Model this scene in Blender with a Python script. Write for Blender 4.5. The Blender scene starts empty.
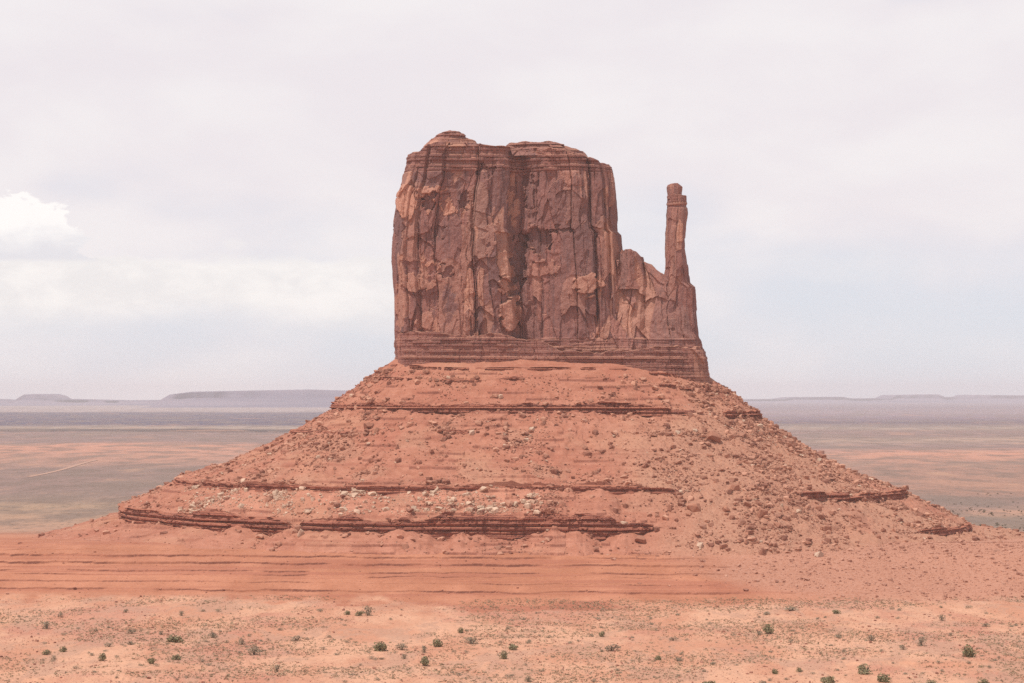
import bpy, bmesh, math, random
import numpy as np
from mathutils import Vector

random.seed(7)
RNG = np.random.default_rng(11)
scene = bpy.context.scene
COL = scene.collection

# ------------------------------------------------------------------ camera
F = 2286.0            # focal length in pixels of the 1024 px wide frame
HORIZON = 396.0       # image row of the true horizon
cam_data = bpy.data.cameras.new('camera')
cam = bpy.data.objects.new('camera', cam_data)
COL.objects.link(cam)
cam_data.sensor_width = 36.0
cam_data.lens = 36.0 * F / 1024.0
cam_data.clip_start = 1.0
cam_data.clip_end = 200000.0
cam.location = (0, 0, 0)
cam.rotation_euler = (math.radians(90) + math.atan((HORIZON - 341.5) / F), 0, 0)
scene.camera = cam

# ------------------------------------------------------------------ light and exposure
SUN_DIR = Vector((-0.30, -0.27, 0.915)).normalized()
sun_data = bpy.data.lights.new('sun', 'SUN')
sun_data.energy = 3.7
sun_data.angle = math.radians(0.6)
sun_data.color = (1.0, 0.95, 0.88)
sun = bpy.data.objects.new('sun', sun_data)
COL.objects.link(sun)
sun.rotation_euler = SUN_DIR.to_track_quat('Z', 'Y').to_euler()
scene.view_settings.view_transform = 'Standard'
scene.view_settings.look = 'None'
scene.view_settings.exposure = 0.0
scene.view_settings.gamma = 1.0
scene.view_settings.use_curve_mapping = False
scene.cycles.max_bounces = 6
scene.cycles.diffuse_bounces = 3
scene.cycles.volume_bounces = 1
scene.cycles.use_denoising = False
HAZE_DENSITY = 2.9e-5
HAZE_COLOR = (0.93, 0.91, 0.94)


class NT:
    """small helper to write node trees"""
    def __init__(self, tree):
        self.t = tree
        tree.nodes.clear()

    def n(self, typ, ins=None, **props):
        nd = self.t.nodes.new(typ)
        for k, v in props.items():
            setattr(nd, k, v)
        for k, v in (ins or {}).items():
            self.put(nd.inputs[k], v)
        return nd

    def put(self, sock, v):
        if isinstance(v, bpy.types.NodeSocket):
            self.t.links.new(v, sock)
        elif isinstance(v, bpy.types.Node):
            self.t.links.new(v.outputs[0], sock)
        else:
            if isinstance(v, (tuple, list)) and len(v) == 3 and sock.type == 'RGBA':
                v = (*v, 1)
            sock.default_value = v

    def m(self, op, a, b=0.0, c=0.0, clamp=False):
        nd = self.n('ShaderNodeMath', operation=op, use_clamp=clamp)
        self.put(nd.inputs[0], a); self.put(nd.inputs[1], b); self.put(nd.inputs[2], c)
        return nd.outputs[0]

    def mix(self, f, a, b, mode='MIX'):
        nd = self.n('ShaderNodeMix', data_type='RGBA', blend_type=mode)
        self.put(nd.inputs[0], f); self.put(nd.inputs[6], a); self.put(nd.inputs[7], b)
        return nd.outputs[2]

    def ss(self, v, lo, hi, a=0.0, b=1.0):
        nd = self.n('ShaderNodeMapRange', interpolation_type='SMOOTHSTEP')
        self.put(nd.inputs[0], v); self.put(nd.inputs[1], lo); self.put(nd.inputs[2], hi)
        self.put(nd.inputs[3], a); self.put(nd.inputs[4], b)
        return nd.outputs[0]

    def noise(self, vec, scale, detail=4.0, rough=0.55, dist=0.0):
        nd = self.n('ShaderNodeTexNoise', {'Vector': vec, 'Scale': scale, 'Detail': detail,
                                           'Roughness': rough, 'Distortion': dist})
        return nd.outputs[0]

    def scale(self, vec, s):
        nd = self.n('ShaderNodeVectorMath', operation='MULTIPLY')
        self.put(nd.inputs[0], vec); nd.inputs[1].default_value = s
        return nd.outputs[0]

    def ramp(self, f, stops):
        nd = self.n('ShaderNodeValToRGB')
        cr = nd.color_ramp
        while len(cr.elements) < len(stops):
            cr.elements.new(0.5)
        for e, (p, c) in zip(cr.elements, stops):
            e.position = p
            e.color = (*c, 1)
        self.put(nd.inputs[0], f)
        return nd.outputs[0]


# ------------------------------------------------------------------ sky
world = bpy.data.worlds.new('World')
scene.world = world
world.use_nodes = True
w = NT(world.node_tree)
sky = w.n('ShaderNodeTexSky', sky_type='NISHITA', sun_disc=False)
sky.sun_elevation = math.asin(SUN_DIR.z)
sky.sun_rotation = math.atan2(SUN_DIR.x, SUN_DIR.y)
sky.altitude = 1600
SKY_STRENGTH = 0.1
vec = w.n('ShaderNodeTexCoord').outputs['Generated']
xyz = w.n('ShaderNodeSeparateXYZ', {0: vec})
az = w.m('ARCTAN2', xyz.outputs[0], xyz.outputs[1])
el = w.m('ARCSINE', xyz.outputs[2])
sph = w.n('ShaderNodeCombineXYZ', {0: az, 1: w.m('MULTIPLY', el, 2.2), 2: 0.37})
K = 1.0 / SKY_STRENGTH


def kc(r, g, b):
    return (r * K, g * K, b * K)


n1 = w.noise(sph, 4.5, 4, 0.5, 0.2)
n2 = w.noise(sph, 11.0, 5, 0.5, 0.2)
n3 = w.noise(sph, 34.0, 7, 0.60, 0.3)
veil = w.ss(w.m('ADD', w.m('ADD', w.m('MULTIPLY', n1, 0.75), w.m('MULTIPLY', n2, 0.4)),
                w.ss(el, 0.030, 0.12, -0.03, 0.16)), 0.40, 0.70)
blue = w.mix(w.ss(el, 0.0, 0.5), kc(0.745, 0.780, 0.858), kc(0.42, 0.56, 0.80))
blue = w.mix(0.10, blue, sky)
cl = w.mix(w.ss(n2, 0.35, 0.68), kc(0.870, 0.812, 0.838), kc(0.925, 0.880, 0.885))
skyc = w.mix(w.m('MULTIPLY', veil, 0.92), blue, cl)
# low bank of sunlit cloud towards the left
bank = w.m('MULTIPLY', w.ss(az, 0.02, -0.09), w.m('MULTIPLY', w.ss(w.m('ADD', el, w.m('MULTIPLY', w.m('SUBTRACT', n3, 0.5), 0.020)), 0.062, 0.057), w.ss(w.m('ADD', el, w.m('MULTIPLY', w.m('SUBTRACT', n2, 0.5), 0.03)), 0.020, 0.042)))
bankc = w.mix(w.ss(n3, 0.35, 0.65), kc(0.88, 0.855, 0.85), kc(0.985, 0.950, 0.925))
skyc = w.mix(w.m('MULTIPLY', bank, 0.95), skyc, bankc)


n4 = w.noise(sph, 90.0, 6, 0.62, 0.2)


def puff(a0, e0, ra, re, s, soft=0.75):
    da = w.m('DIVIDE', w.m('SUBTRACT', az, a0), ra)
    de = w.m('DIVIDE', w.m('SUBTRACT', el, e0), re)
    r = w.m('SQRT', w.m('ADD', w.m('MULTIPLY', da, da), w.m('MULTIPLY', de, de)))
    return w.ss(w.m('ADD', r, w.m('ADD', w.m('MULTIPLY', w.m('SUBTRACT', n3, 0.5), 2.0), w.m('MULTIPLY', w.m('SUBTRACT', n4, 0.5), 0.7))), 1.0, soft, 0, s)


flat = w.ss(w.m('ADD', el, w.m('MULTIPLY', w.m('SUBTRACT', n3, 0.5), 0.006)), 0.0565, 0.0595)
cum = w.m('MAXIMUM', puff(-0.222, 0.064, 0.036, 0.022, 1.0, 0.85), puff(-0.204, 0.058, 0.022, 0.009, 1.0, 0.85))
cum = w.m('MULTIPLY', cum, flat)
cumc = w.mix(w.ss(w.m('ADD', el, w.m('MULTIPLY', w.m('SUBTRACT', n3, 0.5), 0.03)), 0.058, 0.075), kc(0.80, 0.79, 0.83), kc(1.04, 1.01, 0.985))
skyc = w.mix(w.m('MULTIPLY', cum, 0.92), skyc, cumc)
skyc = w.mix(w.m('MULTIPLY', w.m('MAXIMUM', puff(-0.121, 0.066, 0.006, 0.004, 0.6, 0.2), puff(0.150, 0.056, 0.06, 0.012, 0.45, -0.6)), 1.0), skyc, kc(0.90, 0.87, 0.87))
skyc = w.mix(w.ss(el, 0.22, 0.75), skyc, w.mix(n1, kc(0.30, 0.32, 0.40), kc(0.40, 0.41, 0.47)))  # sky above the view darkened to cut fill light
bg = w.n('ShaderNodeBackground', {'Color': skyc, 'Strength': SKY_STRENGTH})
w.n('ShaderNodeOutputWorld', {'Surface': bg.outputs[0]})


# ------------------------------------------------------------------ numeric noise
def h01(*ints, seed=0):
    h = np.full(np.broadcast(*ints).shape, (seed * 374761393 + 668265263) & 0xFFFFFFFF, dtype=np.uint32)
    for k, i in enumerate(ints):
        h = (h ^ (i.astype(np.int64) & 0xFFFFFFFF).astype(np.uint32)) * np.uint32(2654435761 + 2 * k * 40503)
        h ^= h >> np.uint32(15)
        h = h * np.uint32(2246822519)
        h ^= h >> np.uint32(13)
    return (h & np.uint32(0xFFFFFF)).astype(np.float64) / float(0x1000000)


def vn(x, y, seed=0):
    """value noise in [-1, 1]"""
    x, y = np.broadcast_arrays(np.asarray(x, float), np.asarray(y, float))
    ix, iy = np.floor(x), np.floor(y)
    fx, fy = x - ix, y - iy
    fx = fx * fx * fx * (fx * (fx * 6 - 15) + 10); fy = fy * fy * fy * (fy * (fy * 6 - 15) + 10)
    ix = ix.astype(np.int64); iy = iy.astype(np.int64)
    a = h01(ix, iy, seed=seed); b = h01(ix + 1, iy, seed=seed)
    c = h01(ix, iy + 1, seed=seed); d = h01(ix + 1, iy + 1, seed=seed)
    return ((a * (1 - fx) + b * fx) * (1 - fy) + (c * (1 - fx) + d * fx) * fy) * 2 - 1


def fbm(x, y, seed=0, octs=4, gain=0.5):
    s, a, t = 0.0, 1.0, 0.0
    for o in range(octs):
        s = s + a * vn(x * 2 ** o, y * 2 ** o, seed + 17 * o); t += a; a *= gain
    return s / t


def worley(x, y, seed=0):
    """F1, F2, cell value 0..1, second value, offset from the cell's point"""
    x, y = np.broadcast_arrays(np.asarray(x, float), np.asarray(y, float))
    ix = np.floor(x).astype(np.int64); iy = np.floor(y).astype(np.int64)
    f1 = np.full(x.shape, 9.0); f2 = np.full(x.shape, 9.0)
    v = np.zeros(x.shape); v2 = np.zeros(x.shape); ox = np.zeros(x.shape); oy = np.zeros(x.shape)
    for dx in (-1, 0, 1):
        for dy in (-1, 0, 1):
            cx, cy = ix + dx, iy + dy
            px = cx + h01(cx, cy, seed=seed + 1); py = cy + h01(cx, cy, seed=seed + 2)
            d = np.hypot(px - x, py - y)
            near = d < f1
            f2 = np.where(near, f1, np.minimum(f2, d))
            v = np.where(near, h01(cx, cy, seed=seed + 3), v)
            v2 = np.where(near, h01(cx, cy, seed=seed + 4), v2)
            ox = np.where(near, x - px, ox); oy = np.where(near, y - py, oy)
            f1 = np.where(near, d, f1)
    return f1, f2, v, v2, ox, oy


def blocks(s, z, wd, hg, seed, arch=0.5):
    """upright joint blocks: value, second value, place across and up the block (-0.5..0.5), metres to the nearest side joint"""
    u = s / wd
    k = np.floor(u)

    def edge(kk):
        return kk + 0.75 * h01(kk.astype(np.int64), seed=seed)
    c = np.where(u >= edge(k), k, k - 1)
    e0, e1 = edge(c), edge(c + 1)
    lu = (u - e0) / (e1 - e0) - 0.5
    ci = c.astype(np.int64)
    v = z / hg + 7.3 * h01(ci, seed=seed + 1) + arch * (h01(ci, seed=seed + 2) - 0.25) * lu * lu * 4 * wd / hg + (h01(ci, seed=seed + 5) - 0.5) * lu * wd / hg
    j = np.floor(v)

    def edge2(jj):
        return jj + 0.8 * h01(ci, jj.astype(np.int64), seed=seed + 3)
    r = np.where(v >= edge2(j), j, j - 1)
    f0, f1 = edge2(r), edge2(r + 1)
    lv = (v - f0) / (f1 - f0) - 0.5
    ri = r.astype(np.int64)
    return h01(ci, ri, seed=seed + 4), h01(ci, ri, seed=seed + 6), lu, lv, (0.5 - np.abs(lu)) * (e1 - e0) * wd


def sstep(x, a, b):
    t = np.clip((x - a) / (b - a), 0, 1)
    return t * t * (3 - 2 * t)


# ------------------------------------------------------------------ object helpers
def mesh_obj(name, verts, faces, mat, parent=None, smooth=False, attrs=None):
    me = bpy.data.meshes.new(name)
    verts = np.asarray(verts, dtype=np.float32)
    faces = np.asarray(faces, dtype=np.int32)
    k = faces.shape[1]
    me.vertices.add(len(verts)); me.vertices.foreach_set('co', verts.ravel())
    me.loops.add(faces.size); me.loops.foreach_set('vertex_index', faces.ravel())
    me.polygons.add(len(faces))
    me.polygons.foreach_set('loop_start', np.arange(0, faces.size, k, dtype=np.int32))
    me.polygons.foreach_set('use_smooth', np.full(len(faces), smooth))
    for an, arr in (attrs or {}).items():
        a = me.attributes.new(an, 'FLOAT_COLOR', 'POINT')
        buf = np.ones((len(verts), 4), np.float32)
        buf[:, :3] = arr
        a.data.foreach_set('color', buf.ravel())
    me.update(calc_edges=True)
    me.validate()
    me.materials.append(mat)
    o = bpy.data.objects.new(name, me)
    COL.objects.link(o)
    o.parent = parent
    return o


def grid_faces(nr, nc, closed=False):
    r = np.arange(nr - 1)[:, None]
    c = np.arange(nc if closed else nc - 1)[None, :]
    c2 = (c + 1) % nc
    return np.stack([r * nc + c, r * nc + c2, (r + 1) * nc + c2, (r + 1) * nc + c], -1).reshape(-1, 4)


def tag(o, label=None, cat=None, group=None, kind=None):
    for k, v in (('label', label), ('category', cat), ('group', group), ('kind', kind)):
        if v:
            o[k] = v
    return o


def to_x(px, Y):
    return (np.asarray(px, float) - 512.0) * Y / F


def to_z(py, Y):
    return (HORIZON - np.asarray(py, float)) * Y / F


def new_mat(name):
    m = bpy.data.materials.new(name)
    m.use_nodes = True
    return m, NT(m.node_tree)


def finish(nt, color, rough=0.9, bump=None, bump_dist=0.3, bump_strength=0.6):
    b = nt.n('ShaderNodeBsdfPrincipled', {'Base Color': color, 'Roughness': rough, 'Specular IOR Level': 0.15})
    if bump is not None:
        bn = nt.n('ShaderNodeBump', {'Height': bump, 'Distance': bump_dist, 'Strength': bump_strength})
        nt.put(b.inputs['Normal'], bn.outputs[0])
    nt.n('ShaderNodeOutputMaterial', {'Surface': b.outputs[0]})


# ------------------------------------------------------------------ materials
def cliff_material():
    m, t = new_mat('varnished_sandstone')
    p = t.n('ShaderNodeNewGeometry').outputs['Position']
    at = t.n('ShaderNodeAttribute', attribute_name='rock')
    sep = t.n('ShaderNodeSeparateColor', {0: at.outputs['Color']})
    varnish_shade, fresh, bed = sep.outputs[0], sep.outputs[1], sep.outputs[2]
    big = t.noise(p, 0.05, 4)
    streak = t.noise(t.scale(p, (0.55, 0.55, 0.025)), 1.0, 5, 0.6)
    fine = t.noise(p, 0.9, 5, 0.65)
    hori = t.noise(t.scale(p, (0.03, 0.03, 0.9)), 1.0, 4, 0.6)
    base = t.mix(t.ss(big, 0.35, 0.65), (0.325, 0.145, 0.120), (0.410, 0.184, 0.147))
    base = t.mix(t.m('MULTIPLY', varnish_shade, 0.85), base, (0.195, 0.110, 0.105))
    base = t.mix(t.m('MULTIPLY', t.ss(streak, 0.48, 0.66), 0.75), base, (0.185, 0.104, 0.100))
    base = t.mix(t.m('MULTIPLY', t.ss(streak, 0.44, 0.26), 0.40), base, (0.360, 0.155, 0.105))
    base = t.mix(t.m('MULTIPLY', fresh, 0.75), base, (0.680, 0.350, 0.240))
    base = t.mix(t.m('MULTIPLY', t.m('MULTIPLY', bed, t.ss(hori, 0.40, 0.62)), 0.7), base, (0.270, 0.112, 0.086))
    base = t.mix(0.55, base, t.mix(fine, (0.38, 0.38, 0.38), (1.45, 1.45, 1.45)), 'MULTIPLY')
    # tops of beds take a paler colour
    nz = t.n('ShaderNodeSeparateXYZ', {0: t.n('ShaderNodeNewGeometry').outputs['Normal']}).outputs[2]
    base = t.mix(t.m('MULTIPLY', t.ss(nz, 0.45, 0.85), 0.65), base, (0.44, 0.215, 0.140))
    finish(t, base, 0.92, t.noise(p, 1.3, 6, 0.7), 0.8, 0.8)
    return m


def talus_material():
    m, t = new_mat('red_talus')
    p = t.n('ShaderNodeNewGeometry').outputs['Position']
    at = t.n('ShaderNodeAttribute', attribute_name='rock')
    sep = t.n('ShaderNodeSeparateColor', {0: at.outputs['Color']})
    rubble, pale, dark = sep.outputs[0], sep.outputs[1], sep.outputs[2]
    big = t.noise(p, 0.02, 4, 0.6)
    mid = t.noise(p, 0.14, 5, 0.6)
    fine = t.noise(p, 0.8, 5, 0.7)
    band = t.noise(t.scale(p, (0.006, 0.006, 0.40)), 1.0, 4, 0.6)
    base = t.mix(t.ss(mid, 0.35, 0.65), (0.400, 0.160, 0.101), (0.480, 0.209, 0.138))
    base = t.mix(t.m('MULTIPLY', t.ss(big, 0.52, 0.64), 0.55), base, (0.510, 0.250, 0.158))
    base = t.mix(t.m('MULTIPLY', t.ss(big, 0.46, 0.34), 0.45), base, (0.400, 0.140, 0.090))
    base = t.mix(t.m('MULTIPLY', t.ss(band, 0.52, 0.66), 0.50), base, (0.340, 0.118, 0.078))
    base = t.mix(t.m('MULTIPLY', rubble, t.ss(fine, 0.30, 0.62, 0.25, 0.85)), base, (0.460, 0.248, 0.165))
    base = t.mix(t.m('MULTIPLY', pale, t.ss(mid, 0.3, 0.6, 0.2, 0.8)), base, (0.560, 0.250, 0.165))
    base = t.mix(t.m('MULTIPLY', dark, 0.7), base, (0.235, 0.086, 0.060))
    base = t.mix(0.5, base, t.mix(fine, (0.30, 0.28, 0.28), (1.6, 1.6, 1.6)), 'MULTIPLY')
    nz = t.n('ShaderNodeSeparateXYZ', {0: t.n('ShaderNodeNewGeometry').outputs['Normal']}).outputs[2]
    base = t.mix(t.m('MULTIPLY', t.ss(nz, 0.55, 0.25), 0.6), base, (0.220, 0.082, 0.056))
    finish(t, base, 0.95, t.noise(p, 1.0, 6, 0.75), 0.7, 0.7)
    return m


def ledge_material():
    m, t = new_mat('banded_siltstone')
    p = t.n('ShaderNodeNewGeometry').outputs['Position']
    hori = t.noise(t.scale(p, (0.02, 0.02, 1.3)), 1.0, 3, 0.6)
    fine = t.noise(p, 0.7, 5, 0.7)
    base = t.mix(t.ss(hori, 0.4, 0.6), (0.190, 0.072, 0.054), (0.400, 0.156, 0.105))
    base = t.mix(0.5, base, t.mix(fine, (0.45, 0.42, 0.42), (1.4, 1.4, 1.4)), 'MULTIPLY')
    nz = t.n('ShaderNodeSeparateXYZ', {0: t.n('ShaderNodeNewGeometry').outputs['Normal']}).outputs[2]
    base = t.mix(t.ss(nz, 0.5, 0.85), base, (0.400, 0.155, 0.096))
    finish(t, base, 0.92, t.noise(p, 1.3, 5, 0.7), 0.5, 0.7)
    return m


def boulder_material(name, c0, c1):
    m, t = new_mat(name)
    p = t.n('ShaderNodeNewGeometry').outputs['Position']
    r = t.n('ShaderNodeObjectInfo').outputs['Random']
    base = t.mix(r, c0, c1)
    base = t.mix(0.5, base, t.mix(t.noise(p, 0.9, 5, 0.7), (0.5, 0.5, 0.5), (1.4, 1.4, 1.4)), 'MULTIPLY')
    finish(t, base, 0.92, t.noise(p, 2.0, 5, 0.7), 0.3, 0.6)
    return m


def rubble_material():
    m, t = new_mat('broken_rock')
    p = t.n('ShaderNodeNewGeometry').outputs['Position']
    at = t.n('ShaderNodeAttribute', attribute_name='rock')
    base = t.mix(0.4, at.outputs['Color'], t.mix(t.noise(p, 1.2, 4, 0.7), (0.5, 0.5, 0.5), (1.5, 1.5, 1.5)), 'MULTIPLY')
    finish(t, base, 0.92)
    return m


def ground_material():
    m, t = new_mat('desert_floor')
    g = t.n('ShaderNodeNewGeometry')
    p = g.outputs['Position']
    s = t.n('ShaderNodeSeparateXYZ', {0: p})
    X, Y = s.outputs[0], s.outputs[1]
    at = t.n('ShaderNodeAttribute', attribute_name='rock')
    sp = t.n('ShaderNodeSeparateColor', {0: at.outputs['Color']})
    sand, scree, bank = sp.outputs[0], sp.outputs[1], sp.outputs[2]
    fine = t.noise(p, 0.55, 5, 0.7)
    mid = t.noise(t.scale(p, (0.030, 0.012, 0.03)), 1.0, 5, 0.6)
    spots = t.noise(t.scale(p, (0.5, 0.16, 0.3)), 1.0, 3, 0.6)
    # near ground: red beds, orange sand, purplish gravel
    near = t.mix(t.ss(mid, 0.35, 0.65), (0.425, 0.168, 0.096), (0.515, 0.218, 0.130))
    sandc = t.mix(t.ss(mid, 0.38, 0.60), (0.545, 0.258, 0.160), (0.635, 0.345, 0.222))
    near = t.mix(sand, near, sandc)
    patch = t.noise(t.scale(p, (0.011, 0.007, 0.02)), 1.0, 5, 0.62)
    near = t.mix(t.m('MULTIPLY', t.m('MULTIPLY', t.ss(patch, 0.50, 0.62), sand), 0.65), near, (0.470, 0.200, 0.140))
    rough_soil = t.noise(t.scale(p, (0.045, 0.018, 0.05)), 1.0, 6, 0.7, 0.6)
    near = t.mix(t.m('MULTIPLY', t.m('MULTIPLY', t.ss(rough_soil, 0.50, 0.58), sand), 0.60), near, (0.460, 0.260, 0.180))
    near = t.mix(t.m('MULTIPLY', t.m('MULTIPLY', t.ss(spots, 0.55, 0.70), sand), 0.55), near, (0.330, 0.190, 0.125))
    near = t.mix(t.m('MULTIPLY', scree, t.ss(fine, 0.32, 0.62, 0.25, 0.85)), near, (0.460, 0.235, 0.165))
    redbed = t.noise(t.scale(p, (0.004, 0.004, 0.55)), 1.0, 4, 0.6)
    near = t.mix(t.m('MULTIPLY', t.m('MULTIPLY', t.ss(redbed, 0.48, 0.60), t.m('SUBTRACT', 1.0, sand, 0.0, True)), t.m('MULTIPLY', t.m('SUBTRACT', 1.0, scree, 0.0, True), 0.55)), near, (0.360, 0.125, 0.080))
    near = t.mix(t.m('MULTIPLY', bank, 0.9), near, (0.175, 0.062, 0.042))  # dark red bed colour on risers, doubling as painted overhang shadow
    near = t.mix(0.55, near, t.mix(fine, (0.35, 0.33, 0.33), (1.55, 1.55, 1.55)), 'MULTIPLY')
    # far plain: bands of soil and scrub, plus painted cloud shadow and haze
    warp = t.noise(t.scale(p, (0.00035, 0.0003, 0.0)), 1.0, 4, 0.6)
    warp2 = t.noise(t.scale(p, (0.0022, 0.0022, 0.0)), 1.0, 4, 0.65)
    lg = t.m('LOGARITHM', t.m('MAXIMUM', Y, 100.0), 10.0)
    lg = t.m('ADD', lg, t.m('ADD', t.m('MULTIPLY', t.m('SUBTRACT', warp, 0.5), 0.06), t.m('MULTIPLY', t.m('SUBTRACT', warp2, 0.5), 0.04)))
    f = t.m('DIVIDE', t.m('SUBTRACT', lg, 3.2), 1.3)          # 1585 m .. 31.6 km

    def at_m(d):
        return (math.log10(d) - 3.2) / 1.3
    tan, green, pink = (0.44, 0.245, 0.170), (0.270, 0.174, 0.148), (0.54, 0.260, 0.180)
    rose = (0.345, 0.190, 0.140)
    beige, brown = (0.36, 0.27, 0.22), (0.085, 0.062, 0.062)
    grey = (0.265, 0.172, 0.155)
    cloud_shade = (0.080, 0.068, 0.120)  # cloud shadow on the distant plain, painted into the soil colour
    pale_far = (0.40, 0.31, 0.30)
    left = t.ramp(f, [(at_m(1700), tan), (at_m(2600), (0.36, 0.235, 0.16)), (at_m(2900), green), (at_m(3900), green), (at_m(4300), (0.40, 0.22, 0.165)),
                      (at_m(5700), pink), (at_m(6200), grey), (at_m(7900), grey), (at_m(8150), brown), (at_m(8700), brown), (at_m(8900), beige), (at_m(9400), beige), (at_m(9900), cloud_shade), (at_m(17000), cloud_shade), (at_m(18500), pale_far)])
    right = t.ramp(f, [(at_m(1700), tan), (at_m(2000), (0.26, 0.18, 0.135)), (at_m(2250), (0.25, 0.175, 0.135)), (at_m(2400), tan), (at_m(2700), green), (at_m(2950), rose), (at_m(4000), (0.36, 0.20, 0.15)),
                       (at_m(5000), pink), (at_m(5700), grey), (at_m(6600), (0.40, 0.27, 0.21)), (at_m(7000), grey), (at_m(8200), grey), (at_m(9000), beige), (at_m(10500), (0.12, 0.085, 0.12)),
                       (at_m(12500), (0.19, 0.135, 0.18)), (at_m(17000), (0.30, 0.22, 0.25)), (at_m(24000), (0.20, 0.15, 0.20))])  # mauve far stops paint purple haze into the ground
    far = t.mix(t.ss(t.m('ADD', X, t.m('MULTIPLY', t.m('SUBTRACT', warp, 0.5), 900.0)), -250.0, 250.0), left, right)
    scrub = t.noise(t.scale(p, (0.012, 0.0045, 0.0)), 1.0, 5, 0.65)
    far = t.mix(t.m('MULTIPLY', t.ss(scrub, 0.46, 0.60), 0.70), far, (0.195, 0.135, 0.108))
    far = t.mix(t.m('MULTIPLY', t.ss(scrub, 0.44, 0.34), 0.55), far, (0.48, 0.270, 0.175))
    blot = t.noise(t.scale(p, (0.0032, 0.0011, 0.0)), 1.0, 6, 0.68, 0.4)
    far = t.mix(t.m('MULTIPLY', t.ss(blot, 0.50, 0.60), 0.55), far, (0.225, 0.160, 0.130))
    far = t.mix(t.m('MULTIPLY', t.ss(blot, 0.43, 0.35), 0.45), far, (0.44, 0.235, 0.160))
    dots = t.noise(t.scale(p, (0.16, 0.035, 0.0)), 1.0, 2, 0.6)
    far = t.mix(t.m('MULTIPLY', t.ss(dots, 0.56, 0.66), t.ss(Y, 6000.0, 2000.0, 0.0, 0.7)), far, (0.150, 0.105, 0.075))
    far = t.mix(0.55, far, t.mix(t.noise(t.scale(p, (0.10, 0.012, 0.0)), 1.0, 4, 0.7), (0.5, 0.5, 0.5), (1.45, 1.45, 1.45)), 'MULTIPLY')
    col = t.mix(t.ss(t.m('ADD', Y, t.m('MULTIPLY', t.m('SUBTRACT', mid, 0.5), 500.0)), 1500.0, 2000.0), near, far)
    finish(t, col, 0.95, t.noise(p, 0.6, 5, 0.7), 0.5, 0.5)
    return m


def mesa_material():
    m, t = new_mat('far_rock')
    p = t.n('ShaderNodeNewGeometry').outputs['Position']
    band = t.noise(t.scale(p, (0.0003, 0.0003, 0.02)), 1.0, 3, 0.5)
    finish(t, t.mix(t.ss(band, 0.4, 0.6), (0.15, 0.125, 0.18), (0.23, 0.185, 0.235)), 0.95)
    return m


def foliage_material(name, c0, c1):
    m, t = new_mat(name)
    p = t.n('ShaderNodeNewGeometry').outputs['Position']
    r = t.n('ShaderNodeObjectInfo').outputs['Random']
    base = t.mix(r, c0, c1)
    base = t.mix(0.6, base, t.mix(t.noise(p, 2.5, 3, 0.6), (0.45, 0.45, 0.45), (1.5, 1.5, 1.5)), 'MULTIPLY')
    finish(t, base, 0.85)
    return m


def attr_material(name):
    m, t = new_mat(name)
    at = t.n('ShaderNodeAttribute', attribute_name='rock')
    finish(t, at.outputs['Color'], 0.9)
    return m


M_CLIFF = cliff_material()
M_TALUS = talus_material()
M_LEDGE = ledge_material()
M_GROUND = ground_material()
M_MESA = mesa_material()
M_RUBBLE = rubble_material()
M_BOULDER = boulder_material('red_boulder', (0.30, 0.125, 0.082), (0.46, 0.215, 0.140))
M_PALE = boulder_material('pale_boulder', (0.50, 0.31, 0.22), (0.60, 0.42, 0.31))
M_JUNIPER = foliage_material('juniper_leaves', (0.230, 0.200, 0.105), (0.310, 0.260, 0.150))
M_SAGE = foliage_material('sage_leaves', (0.270, 0.215, 0.150), (0.340, 0.270, 0.190))
M_WOOD = foliage_material('grey_wood', (0.13, 0.09, 0.065), (0.19, 0.13, 0.095))
M_SCRUB = attr_material('dry_scrub')


# ------------------------------------------------------------------ ground
GY = np.array([300, 800, 1000, 1140, 1240, 1342, 1400, 1600, 1900, 2600, 60000.0])
GZ = np.array([-116, -113.5, -113, -112.5, -110, -93, -89.5, -98, -112, -126, -126.0])
TERR = np.array([-109.0, -106.6, -104.9, -103.9, -101.0, -99.7, -96.2, -93.4, -92.3, -89.8])     # treads of the low red beds


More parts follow.
